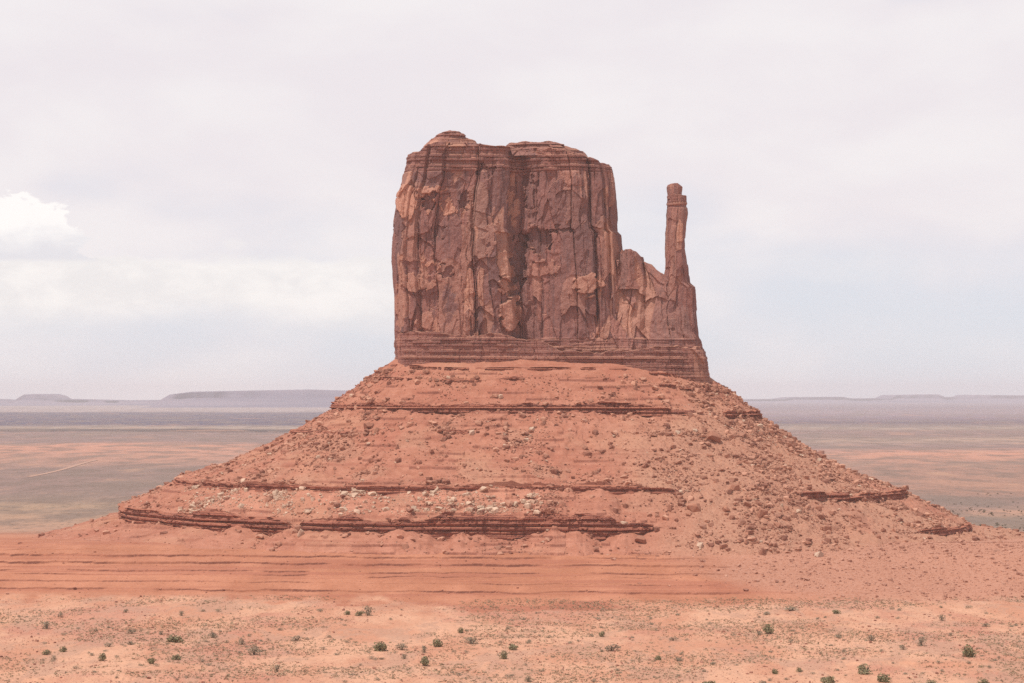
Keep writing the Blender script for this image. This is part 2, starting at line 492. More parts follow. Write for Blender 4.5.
def ground_z(x, y):
    x, y = np.broadcast_arrays(np.asarray(x, float), np.asarray(y, float))
    z = np.interp(y, GY, GZ)
    side = sstep(np.abs(x + 60), 420, 900)
    z = z * (1 - side) + np.interp(y, [300, 1240, 2600, 60000], [-116, -113, -126, -126.0]) * side
    near = 1 - sstep(y, 1800, 2800)
    # a bedrock bench country before the butte
    amp = np.where(y < 1255, 1.0, 0.5)
    z = z + near * amp * (1.3 * fbm(x / 95, y / 130, 5, 4) + 0.45 * fbm(x / 14, y / 26, 9, 4))
    # terraced beds
    tm = sstep(y, 1236, 1250) * (1 - sstep(y, 1395, 1420)) * (1 - side) * (1 - 0.93 * sstep(x + 14 * fbm(y / 30, x / 90, 3) - 0.35 * (1400 - y), 45, 130))
    zz = z + 0.5 * fbm(x / 26, y / 60, 21, 3) + 0.2 * fbm(x / 5, y / 9, 22, 3) + (x + 60) * 0.0045
    k = np.clip(np.searchsorted(TERR, zz.ravel()).reshape(zz.shape), 1, len(TERR) - 1)
    lo, hi = TERR[k - 1], TERR[k]
    fr = np.clip((zz - lo) / (hi - lo), 0, 1)
    brk = 0.25 + 0.75 * sstep(fbm(x / 34, k * 3.7, 31, 4), -0.45, -0.05)
    r1 = np.array([0.3, 0.42, 0.16, 0.6, 0.2, 0.55, 0.34, 0.42, 0.5, 0.4])[k] * (1 + 0.5 * fbm(x / 25, k * 2.9, 89, 3))
    rag = 0.10 * fbm(x / 9, y / 14 + k, 33, 4)
    st = lo + (hi - lo) * ((1 - r1 - 0.12) * fr + r1 * sstep(fr + rag, 0.83, 0.865) + 0.12 * sstep(fr + rag, 0.40, 0.43))
    z = z + tm * brk * (st - zz)
    # little rock lips in the foreground
    for (yy, x0, x1, hgt) in ((905, -210, -60, 1.0), (962, 120, 215, 1.0), (1010, 60, 140, 0.7), (1090, -120, 30, 0.7), (1150, -260, -150, 0.8)):
        line = yy + 9 * fbm(x / 40, 0 * y, int(yy), 3)
        z = z + hgt * sstep(y, line - 0.5, line + 0.8) * (1 - sstep(y, line + 6, line + 60)) * sstep(x, x0, x0 + 30) * (1 - sstep(x, x1 - 30, x1))
    # far country: gentle swells
    far = sstep(y, 1900, 5000)
    z = z + far * (5 * fbm(x / 900, y / 1500, 41, 3))
    return z


def make_ground():
    xs = np.concatenate([-np.geomspace(30000, 345, 46)[:-1], np.arange(-345, 345.01, 0.85), np.geomspace(345, 30000, 46)[1:]])
    ys = np.concatenate([np.linspace(60, 780, 30)[:-1], np.arange(780, 1240, 1.6), np.arange(1240, 1402, 0.36), np.arange(1402, 1700, 4.0),
                         np.geomspace(1700, 46000, 130)])
    X, Y = np.meshgrid(xs, ys)
    Z = ground_z(X, Y)
    sand = (1 - sstep(Y + 120 * fbm(X / 85, Y / 110, 51, 5) + 40 * fbm(X / 9, Y / 20, 52, 3), 1185, 1240)) * (1 - sstep(Y + 10 * fbm(X / 20, Y / 20, 53, 3), 1236, 1262))
    scree = sstep(X + 50 * fbm(X / 50, Y / 50, 61, 4) - 0.45 * (1400 - Y), 40, 110) * sstep(Y, 1210, 1260) * (1 - sstep(Y, 1600, 1800))
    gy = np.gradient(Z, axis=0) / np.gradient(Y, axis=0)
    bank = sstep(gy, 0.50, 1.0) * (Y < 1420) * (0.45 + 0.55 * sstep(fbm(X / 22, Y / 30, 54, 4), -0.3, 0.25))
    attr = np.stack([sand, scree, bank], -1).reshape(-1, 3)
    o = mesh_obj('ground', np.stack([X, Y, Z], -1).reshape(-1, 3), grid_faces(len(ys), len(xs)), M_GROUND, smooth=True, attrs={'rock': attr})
    tag(o, kind='structure')
    return o


GROUND = make_ground()



def make_track():
    t = np.linspace(0, 1, 60)
    cx = -752 + (-799 + 752) * t + 4 * np.sin(t * 5); cy = 3560 + 860 * t
    rows = [np.stack([cx + o, cy, ground_z(cx + o, cy) + 0.5], -1) for o in (-4.5, -1.5, 1.5, 4.5)]
    m, t_ = new_mat('pale_dirt')
    p = t_.n('ShaderNodeNewGeometry').outputs['Position']
    finish(t_, t_.mix(t_.noise(p, 0.05, 4), (0.36, 0.22, 0.165), (0.52, 0.31, 0.23)), 0.95)
    tag(mesh_obj('dirt_road', np.concatenate(rows), grid_faces(4, 60), m), kind='structure')


make_track()

# ------------------------------------------------------------------ far mesas
def far_mesa(name, pts, Y, depth, zb, label, seed):
    """flat topped mesa with cliff and talus apron; pts = outline of its top in (column, row) at distance Y"""
    px = np.linspace(pts[0][0], pts[-1][0], 260)
    top = to_z(np.interp(px, [p[0] for p in pts], [p[1] for p in pts]), Y)
    x = to_x(px, Y)
    H = np.maximum(top - zb, 4)
    rows = []
    for (f, back) in ((0.0, 0.0), (0.25, 0.28), (0.55, 0.48), (0.60, 0.50), (0.95, 0.515), (1.0, 0.53), (1.0, 1.4), (0.6, 1.5), (0.0, 2.0)):
        yy = Y + back * depth * 0.5 + 0.10 * depth * fbm(x / (depth * 0.30), f * 0.6 + 0 * x, seed, 4)
        rows.append(np.stack([x, yy, zb + f * H], -1))
    v = np.concatenate(rows)
    o = mesh_obj(name, v, grid_faces(len(rows), len(px)), M_MESA)
    tag(o, label, 'mesa')
    return o


far_mesa('distant_mesa', [(112, 411), (136, 406), (143, 400), (152, 394.5), (175, 391.5), (240, 390.2), (300, 389.2), (325, 389.8), (360, 391), (470, 392), (560, 396), (640, 408), (660, 418)], 25000, 4200, -130,
         'broad flat-topped pale mesa on the horizon left of the butte', 3)
far_mesa('distant_mesa', [(-120, 396), (-60, 398), (0, 401), (4, 398), (10, 394.5), (22, 393.8), (30, 395.5), (36, 399), (60, 399.5), (100, 400.5), (150, 400), (170, 412)], 30000, 3600, -130,
         'faint low mesa with a small knob at the far left of the horizon', 5)
far_mesa('distant_mesa', [(640, 401), (730, 399.5), (790, 399), (800, 397.2), (850, 396.8), (862, 398.6), (900, 398.2), (906, 395), (950, 394.2), (958, 397.4), (985, 397), (990, 394.8), (1100, 396), (1200, 400)], 40000, 4000, -130,
         'long faint lavender tableland along the horizon right of the butte', 8)

# ------------------------------------------------------------------ the butte
BUTTE = bpy.data.objects.new('sandstone_butte', None)
COL.objects.link(BUTTE)
BUTTE.location = (0, 0, 0)
tag(BUTTE, 'huge red sandstone butte with a thin thumb spire, standing on a ledged talus cone', 'butte')

FEATURES = [  # column, row, half width, half height, fresh colour (negative: dark, with recess shade painted in), push in metres
    (406, 201, 10, 17, 0.95, 1.5), (430, 191, 17, 6, 0.75, 0.6), (428, 201, 9, 8, -0.5, -2.4), (448, 208, 8, 7, 0.95, 0.8),
    (440, 231, 7, 6, -0.4, -1.4), (446, 272, 7, 6, -0.4, -1.4), (399, 228, 5, 20, -0.6, -1.0), (511, 314, 10, 17, 0.65, 4.0),
    (512, 205, 4, 24, 0.7, 0.0), (536, 240, 16, 14, -0.8, -2.8), (560, 229, 17, 3, -0.5, -2.0), (402, 305, 7, 26, 0.55, 0.0),
    (420, 283, 15, 9, 0.6, 1.2), (430, 262, 9, 4, 0.8, 1.0), (588, 285, 16, 9, 0.7, 2.0), (545, 270, 16, 8, 0.25, 1.0), (520, 262, 6, 30, -0.6, -3.0),
    (505, 285, 7, 9, 0.6, 1.5), (425, 322, 9, 10, 0.45, 0.8), (470, 322, 8, 11, 0.35, 0.5), (463, 200, 5, 10, -0.4, -2.0), (485, 170, 7, 9, -0.2, -2.0),
    (556, 195, 7, 25, -0.3, 0.5), (575, 200, 10, 30, 0.1, 0.4), (440, 175, 16, 5, -0.5, 0.0), (530, 195, 7, 30, -0.5, -1.5), (450, 305, 6, 24, -0.5, 0.0),
    (492, 235, 5, 26, 0.35, 0.6), (540, 150, 40, 2.2, 0.35, 0.3)]


def rock_body(name, left, right, rim, zb, front, back, Y0, amps, seed, nz, ds=0.42, batter=0.0, strata=(), tint=(0.0, 0.0), parent=None, Yref=1588.0, features=True, edge=0.45, mat=None, rimrough=1.0):
    """closed column of rock. left/right: (column,row) outline; rim: (column,row) of its top; front/back: (share of width, depth offset)"""
    lz = to_z([p[1] for p in left], Yref); lx = to_x([p[0] for p in left], Yref)
    rz = to_z([p[1] for p in right], Yref); rx = to_x([p[0] for p in right], Yref)
    rimx = to_x([p[0] for p in rim], Y0 + 8); rimz = to_z([p[1] for p in rim], Y0 + 8)

    def span(z):
        return np.interp(z, lz[::-1], lx[::-1]), np.interp(z, rz[::-1], rx[::-1])
    zmid = 0.5 * (zb + rimz.max())
    a0, a1 = span(zmid)
    W = a1 - a0
    ring = [(a * W, y) for a, y in front] + [(a * W, y) for a, y in back]
    ring.append(ring[0])
    ring = np.array(ring)
    seg = np.hypot(*np.diff(ring, axis=0).T)
    cum = np.concatenate([[0], np.cumsum(seg)])
    lf = cum[len(front) - 1] if not back else cum[len(front)]
    S = np.concatenate([np.arange(0, lf, ds), np.linspace(lf, cum[-1], max(8, int((cum[-1] - lf) / 3.0)))[:-1]])
    rx_ = np.interp(S, cum, ring[:, 0]); ry_ = np.interp(S, cum, ring[:, 1])
    # plan normals, smoothed
    def plan(s, k):
        s = np.mod(s, cum[-1])
        return np.interp(s, cum, ring[:, k])
    w_ = 5.0
    tx = plan(S + w_, 0) - plan(S - w_, 0); ty = plan(S + w_, 1) - plan(S - w_, 1)
    ln = np.hypot(tx, ty) + 1e-6
    nx, ny = ty / ln, -tx / ln
    a = rx_ / W
    T = np.linspace(0, 1, nz)[:, None]
    xm = a0 + a * W
    zt = np.interp(xm, rimx, rimz)[None, :]
    zt = zt + rimrough * (0.9 * fbm(S / 9, 0 * S, seed + 71, 4))[None, :]
    Z = zb + T * (zt - zb)
    XL, XR = span(Z)
    Sg = np.broadcast_to(S[None, :], Z.shape)
    X = XL + a[None, :] * (XR - XL)
    YY = Y0 + ry_[None, :] + batter * (Z - zb)
    # ---- displacement
    wx = 1.8 * fbm(Sg / 18, Z / 28, seed + 5, 3) + 0.5 * fbm(Sg / 3, Z / 5, seed + 8, 3)
    wz = 3.0 * fbm(Sg / 9, Z / 12, seed + 6, 3)
    b1 = blocks(Sg + wx, Z + wz, 25, 110, seed + 10, 1.2)
    b2 = blocks(Sg + 1.8 * wx, Z + wz, 12.5, 40, seed + 20, 1.4)
    b3 = blocks(Sg + 1.5 * wx, Z + 0.7 * wz, 5.2, 15, seed + 30, 1.0)
    patchy = sstep(fbm(Sg / 28, Z / 34, seed + 97, 3), -0.15, 0.15)
    flat2 = (b2[1] > 0.30)
    D = amps[0] * (b1[0] * 2 - 1) * 0.8 + amps[0] * 1.1 * (b1[1] - 0.5) * b1[2]
    D = D + amps[1] * ((b2[0] * 2 - 1) * 0.6 + 1.3 * (h01(np.floor(b2[1] * 999).astype(np.int64), seed=5) - 0.5) * b2[2] - 0.45 * b2[3])
    D = D + amps[2] * (b3[0] * 2 - 1) * np.where(flat2, 0.25, 0.25 + 1.1 * patchy)
    pc = worley((Sg + wx + 0.12 * Z) / 14, (Z - 0.15 * Sg + 0.6 * wz) / 44, seed + 90)
    pc2 = worley((Sg + 0.6 * wx - 0.10 * Z) / 5.5, (Z + 0.2 * Sg + 0.4 * wz) / 17.0, seed + 95)
    scar = (pc[2] > 0.74)
    chip = (pc2[2] > 0.72) & (patchy > 0.5)
    D = D + amps[1] * (np.where(scar, -0.8 - 0.5 * pc[5], 0) + np.where(pc[2] < 0.12, 0.8 - 0.6 * pc[5], 0))
    D = D + amps[2] * (np.where(chip, -1.1, 0) + patchy * np.where(pc2[2] < 0.12, 1.1, 0))
    open_joint = (1 - sstep(b1[4], 0.0, 0.8)) * sstep(fbm(Sg / 15, Z / 40, seed + 42, 3), -0.35, 0.1) + (1 - sstep(b2[4], 0.0, 0.45)) * 0.4 * sstep(fbm(Sg / 12, Z / 22, seed + 41, 3), -0.02, 0.22)
    D = D - 0.75 * amps[3] * np.minimum(open_joint, 1)
    D = D + 0.30 * fbm(Sg / 1.9, Z / 2.6, seed + 50, 4) * min(1, amps[2] * 2) + 0.55 * fbm(Sg / 6, Z / 9, seed + 51, 3) * amps[1]
    varnish_shade = np.clip(0.10 + 0.45 * b1[0] + 0.55 * (b2[1] - 0.3) + 0.25 * fbm(Sg / 10, Z / 16, seed + 55, 4), 0, 1) + tint[0]
    varnish_shade = np.where(scar, 0.35 * varnish_shade + 0.5 * (pc[3] > 0.6), varnish_shade)
    fresh = 0.55 * scar * (pc[3] > 0.72) + 0.55 * chip * (pc2[3] > 0.70) + 0.7 * (pc2[2] < 0.05) + 0.35 * sstep(b2[0], 0.88, 0.9) + tint[1]
    bed = np.zeros(Z.shape)
    for (row0, row1, amp, thick) in strata:
        z1, z0 = to_z(row0, Y0), to_z(row1, Y0)
        mk = sstep(Z, z0 - 1, z0 + 1) * (1 - sstep(Z, z1 - 1, z1 + 1))
        mk = mk * np.clip(0.80 + 1.1 * fbm(Sg / 30, Z / 60, seed + 63, 3), 0.15, 1.0)
        q = (Z + 0.9 * fbm(Sg / 40, Z / 30, seed + 60, 2)) / thick
        k = np.floor(q)
        jit = h01(k.astype(np.int64), np.floor((Sg + 9 * h01(k.astype(np.int64), seed=3)) / (4 + 3 * thick)).astype(np.int64), seed=seed + 61)
        lay = h01(k.astype(np.int64), seed=seed + 62)
        notch = sstep(np.abs((q - k) - 0.5), 0.36, 0.48)
        D = D * (1 - 0.55 * mk) + mk * amp * ((lay - 0.5) * 1.5 + (jit - 0.5) * 1.0 - 0.9 * notch * (lay > 0.3))
        bed = np.maximum(bed, mk)
        varnish_shade = varnish_shade * (1 - 0.6 * mk) + 0.35 * mk * lay
        fresh = fresh * (1 - 0.8 * mk) + 0.45 * mk * (lay > 0.86)
    if features:
        px = 512 + F * X / YY; py = HORIZON - F * Z / YY
        wf = worley(px / 6.0 + 0.1 * py, py / 8.0, seed + 82)
        jx = px + 7.0 * (wf[2] - 0.5) + 2.5 * fbm(px / 5, py / 6, seed + 80, 3); jy = py + 8.0 * (wf[3] - 0.5) + 3.0 * fbm(px / 6, py / 5, seed + 81, 3)
        facing = (ny[None, :] < -0.1)
        for (cx, cy, rx0, ry0, fr, push) in FEATURES:
            q = np.abs((jx - cx) / rx0) ** 1.6 + np.abs((jy - cy) / ry0) ** 1.6
            mk = (1 - sstep(q, 0.9, 1.02)) * facing
            D = D + mk * push
            fresh = fresh * (1 - mk) + mk * max(fr, 0) if fr > 0 else fresh * (1 - mk)
            varnish_shade = varnish_shade * (1 - mk * abs(fr)) + mk * max(-fr, 0) * 0.9  # negative features darken: rock patina plus shade painted into recesses
    fade = edge + (1 - edge) * sstep(np.minimum(a, 1 - a), 0.0, 0.10)
    D = D * fade[None, :]
    X = X + nx[None, :] * D; YY = YY + ny[None, :] * D
    # ---- top: rings closing on a mid line
    ymid = Y0 + 0.5 * (ring[:, 1].min() + ring[:, 1].max()) + batter * (rimz.mean() - zb)
    xt, yt, zt_ = X[-1], YY[-1], Z[-1]
    lo, hi = xt.min(), xt.max()
    r_ = min(0.5 * (hi - lo) * 0.98, 30)
    cx = np.clip(xt, lo + r_, hi - r_)
    rows = [np.stack([X, YY, Z], -1)]
    ats = [np.stack([np.clip(varnish_shade, 0, 1), np.clip(fresh, 0, 1), bed], -1)]
    for f in (0.02, 0.05, 0.10, 0.17, 0.26, 0.38, 0.52, 0.70, 0.88, 1.0):
        x_ = xt + (cx - xt) * f; y_ = yt + (ymid - yt) * f
        zz = zt_ * (1 - f) + f * np.interp(x_, rimx, rimz) + rimrough * f * 0.8 * fbm(x_ / 7, y_ / 7, seed + 90, 3) + 0.25 * (f < 0.2)
        rows.append(np.stack([x_, y_, zz], -1)[None])
        ats.append(np.broadcast_to(np.array([0.3, 0.30, 0.5]), (1, len(S), 3)))
    V = np.concatenate(rows, 0); A = np.concatenate(ats, 0)
    return mesh_obj(name, V.reshape(-1, 3), grid_faces(V.shape[0], V.shape[1], True), mat or M_CLIFF, parent, attrs={'rock': A.reshape(-1, 3)})


TOWER = rock_body(
    'tower',
    left=[(409, 132), (409, 150), (405, 170), (403, 183), (398, 194), (394, 222), (391, 258), (393, 275), (395, 300), (395, 330), (396, 345), (397, 420)],
    right=[(606, 132), (608, 157), (612, 165), (615, 185), (616, 200), (617, 231), (621, 235), (622, 252), (623, 300), (626, 345), (628, 420)],
    rim=[(404, 152), (409, 147.5), (414, 145), (424, 143.5), (434, 142.5), (470, 143), (478, 145), (492, 147), (506, 147), (540, 147), (565, 149), (585, 154), (600, 157), (612, 163)],
    zb=4.0,
    front=[(0, 30), (0.015, 16), (0.05, 6), (0.10, 2), (0.115, 4.5), (0.13, 0.5), (0.22, 0), (0.30, 1), (0.345, 2), (0.362, 6), (0.385, 2.5), (0.45, 2), (0.50, 5), (0.522, 15),
           (0.56, 17), (0.61, 10), (0.66, 5), (0.78, 3.5), (0.865, 4), (0.878, 9), (0.895, 4.5), (0.93, 6), (0.942, 10), (0.955, 8), (0.985, 16), (1.0, 32)],
    back=[(1.0, 60), (0.95, 76), (0.8, 82), (0.5, 86), (0.2, 80), (0.05, 70), (0.0, 52)],
    Y0=1556.0, amps=(2.4, 1.6, 0.6, 2.0), seed=101, nz=400, strata=[(144, 170, 1.5, 2.3), (338, 372, 1.0, 1.6)], parent=BUTTE)
rock_body('caprock', left=[(433, 120), (433, 133), (430, 139), (424, 147), (422, 160)], right=[(474, 120), (475, 139), (478, 147), (482, 160)],
          rim=[(424, 145), (431, 134.5), (436, 132), (447, 130.5), (458, 132), (468, 136), (475, 139)], zb=to_z(153, 1566.0),
          front=[(0, 16), (0.06, 6), (0.3, 0), (0.7, 1), (0.95, 7), (1, 16)], back=[(0.96, 34), (0.5, 40), (0.04, 34)],
          Y0=1564.0, amps=(0.6, 0.6, 0.3, 0.5), seed=131, nz=40, batter=0.25, strata=[(130, 138, 1.6, 1.9)], tint=(-0.3, 0.28), parent=TOWER, features=False)
rock_body('caprock', left=[(508, 120), (507, 142), (502, 152), (500, 165)], right=[(572, 120), (575, 146), (585, 153), (592, 165)],
          rim=[(498, 146), (506, 142), (512, 143), (525, 140.5), (540, 141.5), (552, 140.5), (562, 142.5), (574, 146), (586, 153)], zb=to_z(155, 1566.0),
          front=[(0, 16), (0.06, 6), (0.3, 0), (0.7, 1), (0.95, 7), (1, 16)], back=[(0.96, 34), (0.5, 40), (0.04, 34)],
          Y0=1564.0, amps=(0.8, 0.9, 0.4, 0.4), seed=141, nz=44, batter=0.7, strata=[(136, 150, 2.6, 1.9)], tint=(0.0, 0.05), parent=TOWER, features=False)

# broken shoulder between the tower and the thumb
rock_body('shoulder',
          left=[(600, 240), (600, 262), (588, 280), (575, 300), (566, 330), (560, 380), (560, 430)], right=[(645, 240), (650, 268), (668, 262), (688, 284), (694, 300), (698, 330), (703, 345), (706, 390), (708, 430)],
          rim=[(555, 298), (575, 281), (588, 267), (600, 258), (606, 262), (612, 252), (622, 248), (634, 250), (639, 254), (643, 259), (655, 263), (662, 267), (672, 273), (682, 281), (690, 291), (696, 306), (702, 338)],
          zb=4.0, front=[(0, 20), (0.05, 9), (0.15, 3), (0.3, 0), (0.38, 3), (0.42, 0), (0.55, 1), (0.58, 4), (0.62, 1.5), (0.8, 2), (0.92, 6), (1, 22)],
          back=[(0.97, 44), (0.6, 52), (0.2, 50), (0.02, 40)], Y0=1552.0, amps=(2.4, 2.2, 0.9, 1.6), seed=207, nz=260, batter=0.16,
          strata=[(338, 385, 1.0, 1.6)], tint=(-0.22, 0.16), parent=BUTTE, features=False, rimrough=2.6)
rock_body('knob', left=[(620, 235), (620, 252), (617, 268), (614, 290)], right=[(640, 235), (641, 256), (643, 268), (646, 290)],
          rim=[(618, 254), (622, 250.5), (630, 250), (637, 252), (642, 257)], zb=to_z(290, 1580.0),
          front=[(0, 9), (0.12, 3), (0.4, 0), (0.6, 1), (0.9, 4), (1, 10)], back=[(0.93, 18), (0.5, 22), (0.06, 17)], Y0=1562.0,
          amps=(0.8, 1.0, 0.6, 0.8), seed=222, nz=90, tint=(-0.1, 0.12), parent=BUTTE, features=False, rimrough=0.6, edge=0.8)
# the thumb
THUMB = rock_body('thumb_spire',
          left=[(666, 170), (665.5, 193), (666, 205), (664.5, 225), (664, 245), (663.5, 268), (661, 280), (657, 300), (652, 330), (648, 430)],
          right=[(684, 170), (685, 198), (685.5, 215), (683.5, 235), (683.5, 250), (686, 265), (688, 284), (693, 288), (695, 312), (697, 335), (700, 430)],
          rim=[(660, 196), (672, 194.5), (690, 196)], zb=10.0,
          front=[(0, 8), (0.08, 3), (0.3, 0), (0.6, 0.3), (0.75, 1.2), (0.93, 4), (1, 9)], back=[(0.94, 18), (0.6, 24), (0.3, 24), (0.05, 18)],
          Y0=1563.0, amps=(0.8, 0.8, 0.4, 1.2), seed=303, nz=330, ds=0.3, strata=[(193, 207, 0.6, 1.8)], tint=(0.14, -0.08), parent=BUTTE, features=False, edge=0.8, rimrough=0.3)
rock_body('cap_block', left=[(667.5, 170), (667, 185), (665, 189), (665.5, 197), (666, 205)], right=[(678, 170), (680, 185), (682, 189), (681, 196), (681, 205)],
          rim=[(664, 187), (668, 184.3), (678, 184), (683, 187)], zb=to_z(197.5, 1560.0),
          front=[(0, 6), (0.1, 2), (0.4, 0), (0.7, 0.5), (0.93, 3), (1, 6)], back=[(0.93, 11), (0.5, 13), (0.06, 11)],
          Y0=1564.5, amps=(0.5, 0.6, 0.4, 0.2), seed=311, nz=40, ds=0.3, tint=(-0.2, 0.15), parent=THUMB, features=False, edge=0.8, rimrough=0.4)
# thin bedded foot of the cliffs
rock_body('bedded_plinth', left=[(396, 320), (396, 332), (394.5, 345), (396, 360), (397, 430)], right=[(700, 320), (703, 346), (706, 356), (709.5, 378), (711, 430)],
          rim=[(390, 331), (440, 333), (500, 335), (545, 341), (560, 349), (600, 352), (640, 351), (655, 346), (690, 346), (712, 350)], zb=2.0,
          front=[(0, 30), (0.01, 16), (0.035, 6), (0.08, 0.5), (0.2, -1.5), (0.33, -1), (0.40, 3), (0.47, 1), (0.6, -0.5), (0.7, -2.5), (0.8, -4), (0.9, -3.5), (0.96, 4), (0.985, 14), (1, 30)],
          back=[(1.0, 60), (0.95, 74), (0.5, 86), (0.05, 72), (0, 54)], Y0=1553.5, amps=(1.2, 1.3, 0.7, 1.5), seed=404, nz=110,
          strata=[(325, 395, 1.1, 2.1)], tint=(-0.15, 0.14), parent=BUTTE, features=False, edge=0.6, rimrough=3.2)

# ------------------------------------------------------------------ talus cone: (distance from the cliff foot, height)
P_LEFT = np.array([(-12, 34), (0, 27), (45, -7), (89, -34), (150, -58.5), (186, -79), (262, -100), (320, -128.0)])
P_FRONT = np.array([(-12, 31), (0, 24), (45, -8), (89, -32), (150, -57), (186, -78), (214, -93.5), (246, -116.0)])
P_RIGHT = np.array([(-12, 20), (0, 13), (33, -12), (74, -41), (130, -66), (177, -88), (262, -106), (380, -131.0)])
P_IDX = np.array([-0.3, 0, 1, 2, 3, 4, 5, 6.0])
FX0, FX1, FY0, FY1, FR = -80.0, 138.0, 1555.0, 1642.0, 40.0


def footprint(n_front=1500, n_back=220):
    """rounded rectangle round the cliff foot: position, outward normal; fine on the camera's side"""
    pts = []
    for (cx, cy, a0) in ((FX0 + FR, FY1 - FR, 90), (FX0 + FR, FY0 + FR, 180), (FX1 - FR, FY0 + FR, 270), (FX1 - FR, FY1 - FR, 360)):
        for k in range(0, 91, 2):
            a = math.radians(a0 + k)
            pts.append((cx + FR * math.cos(a), cy + FR * math.sin(a), math.cos(a), math.sin(a)))
    pts.append(pts[0])
    p = np.array(pts)
    # measure at some way out, so that corners get their share
    q = p[:, :2] + p[:, 2:] * 110
    cum = np.concatenate([[0], np.cumsum(np.hypot(*np.diff(q, axis=0).T))])
    i1 = np.argmin(np.abs(p[:, 2] + 0.8) + (p[:, 3] < 0) * 9)          # left side, a little to the back
    i2 = np.argmin(np.abs(p[:, 2] - 0.8) + (p[:, 3] < 0) * 9)
    s = np.concatenate([np.linspace(cum[i1], cum[i2], n_front, endpoint=False), np.linspace(cum[i2], cum[i1] + cum[-1], n_back, endpoint=False)])
    s = np.mod(s, cum[-1])
    out = np.stack([np.interp(s, cum, p[:, k]) for k in range(4)], -1)
    out[:, 2:] /= np.hypot(out[:, 2], out[:, 3])[:, None]
    return out, s


FP, FS = footprint()
side_l = sstep(-FP[:, 2], 0.05, 0.95); side_r = sstep(FP[:, 2], 0.05, 0.95)
# the foot of the cliff falls to the right
rshift = sstep(FP[:, 0], 60, 125) * (1 - side_r)
WL, WR = side_l, side_r
WF = 1 - WL - WR
CTRL_D = WL[:, None] * P_LEFT[None, :, 0] + WF[:, None] * P_FRONT[None, :, 0] + WR[:, None] * P_RIGHT[None, :, 0]
CTRL_Z = WL[:, None] * P_LEFT[None, :, 1] + WF[:, None] * P_FRONT[None, :, 1] + WR[:, None] * P_RIGHT[None, :, 1]
_nn = np.stack([fbm(FS / 48, 0 * FS + 3.3 * q, 590, 4) for q in range(8)], -1)
CTRL_D = CTRL_D + _nn * np.array([0, 0, 4, 6, 7, 6, 4, 3.0])[None, :]
CTRL_Z = CTRL_Z - rshift[:, None] * np.array([5, 5, 3, 2, 1, 0, 0, 0.0])[None, :]


def at_idx(pidx):
    """distance and height along the profile at index pidx, for every station"""
    k = np.clip(np.searchsorted(P_IDX, pidx, side='right') - 1, 0, len(P_IDX) - 2)
    f = (pidx - P_IDX[k]) / (P_IDX[k + 1] - P_IDX[k])
    return CTRL_D[:, k] * (1 - f) + CTRL_D[:, k + 1] * f, CTRL_Z[:, k] * (1 - f) + CTRL_Z[:, k + 1] * f


# ledges: profile index, height, overhang, exposures along image columns (column, exposure), label
LEDGES = [
    (0.16, 1.6, 0.8, [(380, 0), (400, .7), (440, .7), (470, .2), (520, .6), (600, .5), (640, .1), (700, .4), (725, 0)], 'thin rock ledge just under the cliff foot'),
    (0.42, 3.0, 1.3, [(345, 0), (352, .3), (420, .3), (500, .25), (512, .9), (560, 1), (622, 1), (640, .4), (690, .5), (738, .3), (742, 0)], 'short dark ledge high on the talus'),
    (1.0, 6.2, 2.2, [(325, 0), (333, .75), (420, .75), (480, .8), (505, 1.0), (640, 1.0), (672, .6), (692, .4), (700, 0), (722, 0), (730, .8), (775, .8)], 'dark rock band crossing the upper talus'),
    (1.62, 1.8, 1.0, [(285, 0), (300, .7), (342, .8), (350, 0), (440, 0), (452, .8), (475, .9), (482, 0), (540, 0), (560, .3), (590, 0)], 'thin broken ledge in the middle of the talus'),
    (3.0, 4.6, 2.0, [(160, 1.0), (185, 1), (330, .8), (420, .9), (500, .9), (640, 1), (668, .8), (682, 0), (795, 0), (806, .9), (890, 1.2), (930, 1.0)], 'brown rock ledge crossing the lower talus'),
    (4.0, 14.0, 2.4, [(90, .65), (165, .65), (185, .8), (250, .95), (330, 1), (540, 1.05), (600, .8), (640, .7), (655, .2), (664, 0), (908, 0), (922, .35), (950, .4), (966, .25), (972, 0)], 'tall banded cliff ledge at the foot of the talus'),
]


def ledge_exposure(k):
    pidx, hgt, over, tab, _ = LEDGES[k]
    d, z = at_idx(pidx)
    X = FP[:, 0] + FP[:, 2] * d; Y = FP[:, 1] + FP[:, 3] * d
    px = 512 + F * X / Y
    e = np.interp(px, [t[0] for t in tab], [t[1] for t in tab])
    n = fbm(FS / 22, 0 * FS, 500 + k, 3)
    e = e * np.clip(0.80 + 0.75 * n + 0.35 * fbm(FS / 6, 0 * FS, 530 + k, 3), 0.05, 1.2)
    if k in (0, 1, 3):
        e = e * sstep(fbm(FS / 30, 0 * FS, 520 + k, 3), -0.25, 0.05)
    backside = FP[:, 3] > 0.55
    e = np.where(backside, 0.5 + 0.3 * n, e)
    return e


EXPO = [ledge_exposure(k) for k in range(len(LEDGES))]
# fans of fine talus that lap over the tall ledge
FAN = np.zeros(len(FP))
_d, _z = at_idx(4.0)
_px = 512 + F * (FP[:, 0] + FP[:, 2] * _d) / (FP[:, 1] + FP[:, 3] * _d)
for (c, wd, a) in ((245, 30, 0.85), (205, 22, 0.5), (297, 9, 0.95), (352, 26, 0.6), (400, 34, 0.75), (463, 22, 0.45), (475, 34, 0.4), (552, 36, 0.75), (575, 26, 0.85), (620, 18, 0.6), (150, 20, 0.4)):
    FAN = np.maximum(FAN, a * np.clip(1 - np.abs(_px + 5 * fbm(FS / 9, 0 * FS, 560, 3) - c) / wd, 0, 1) ** 1.3 * (1 + 0.25 * fbm(FS / 4, 0 * FS, 561, 3)))


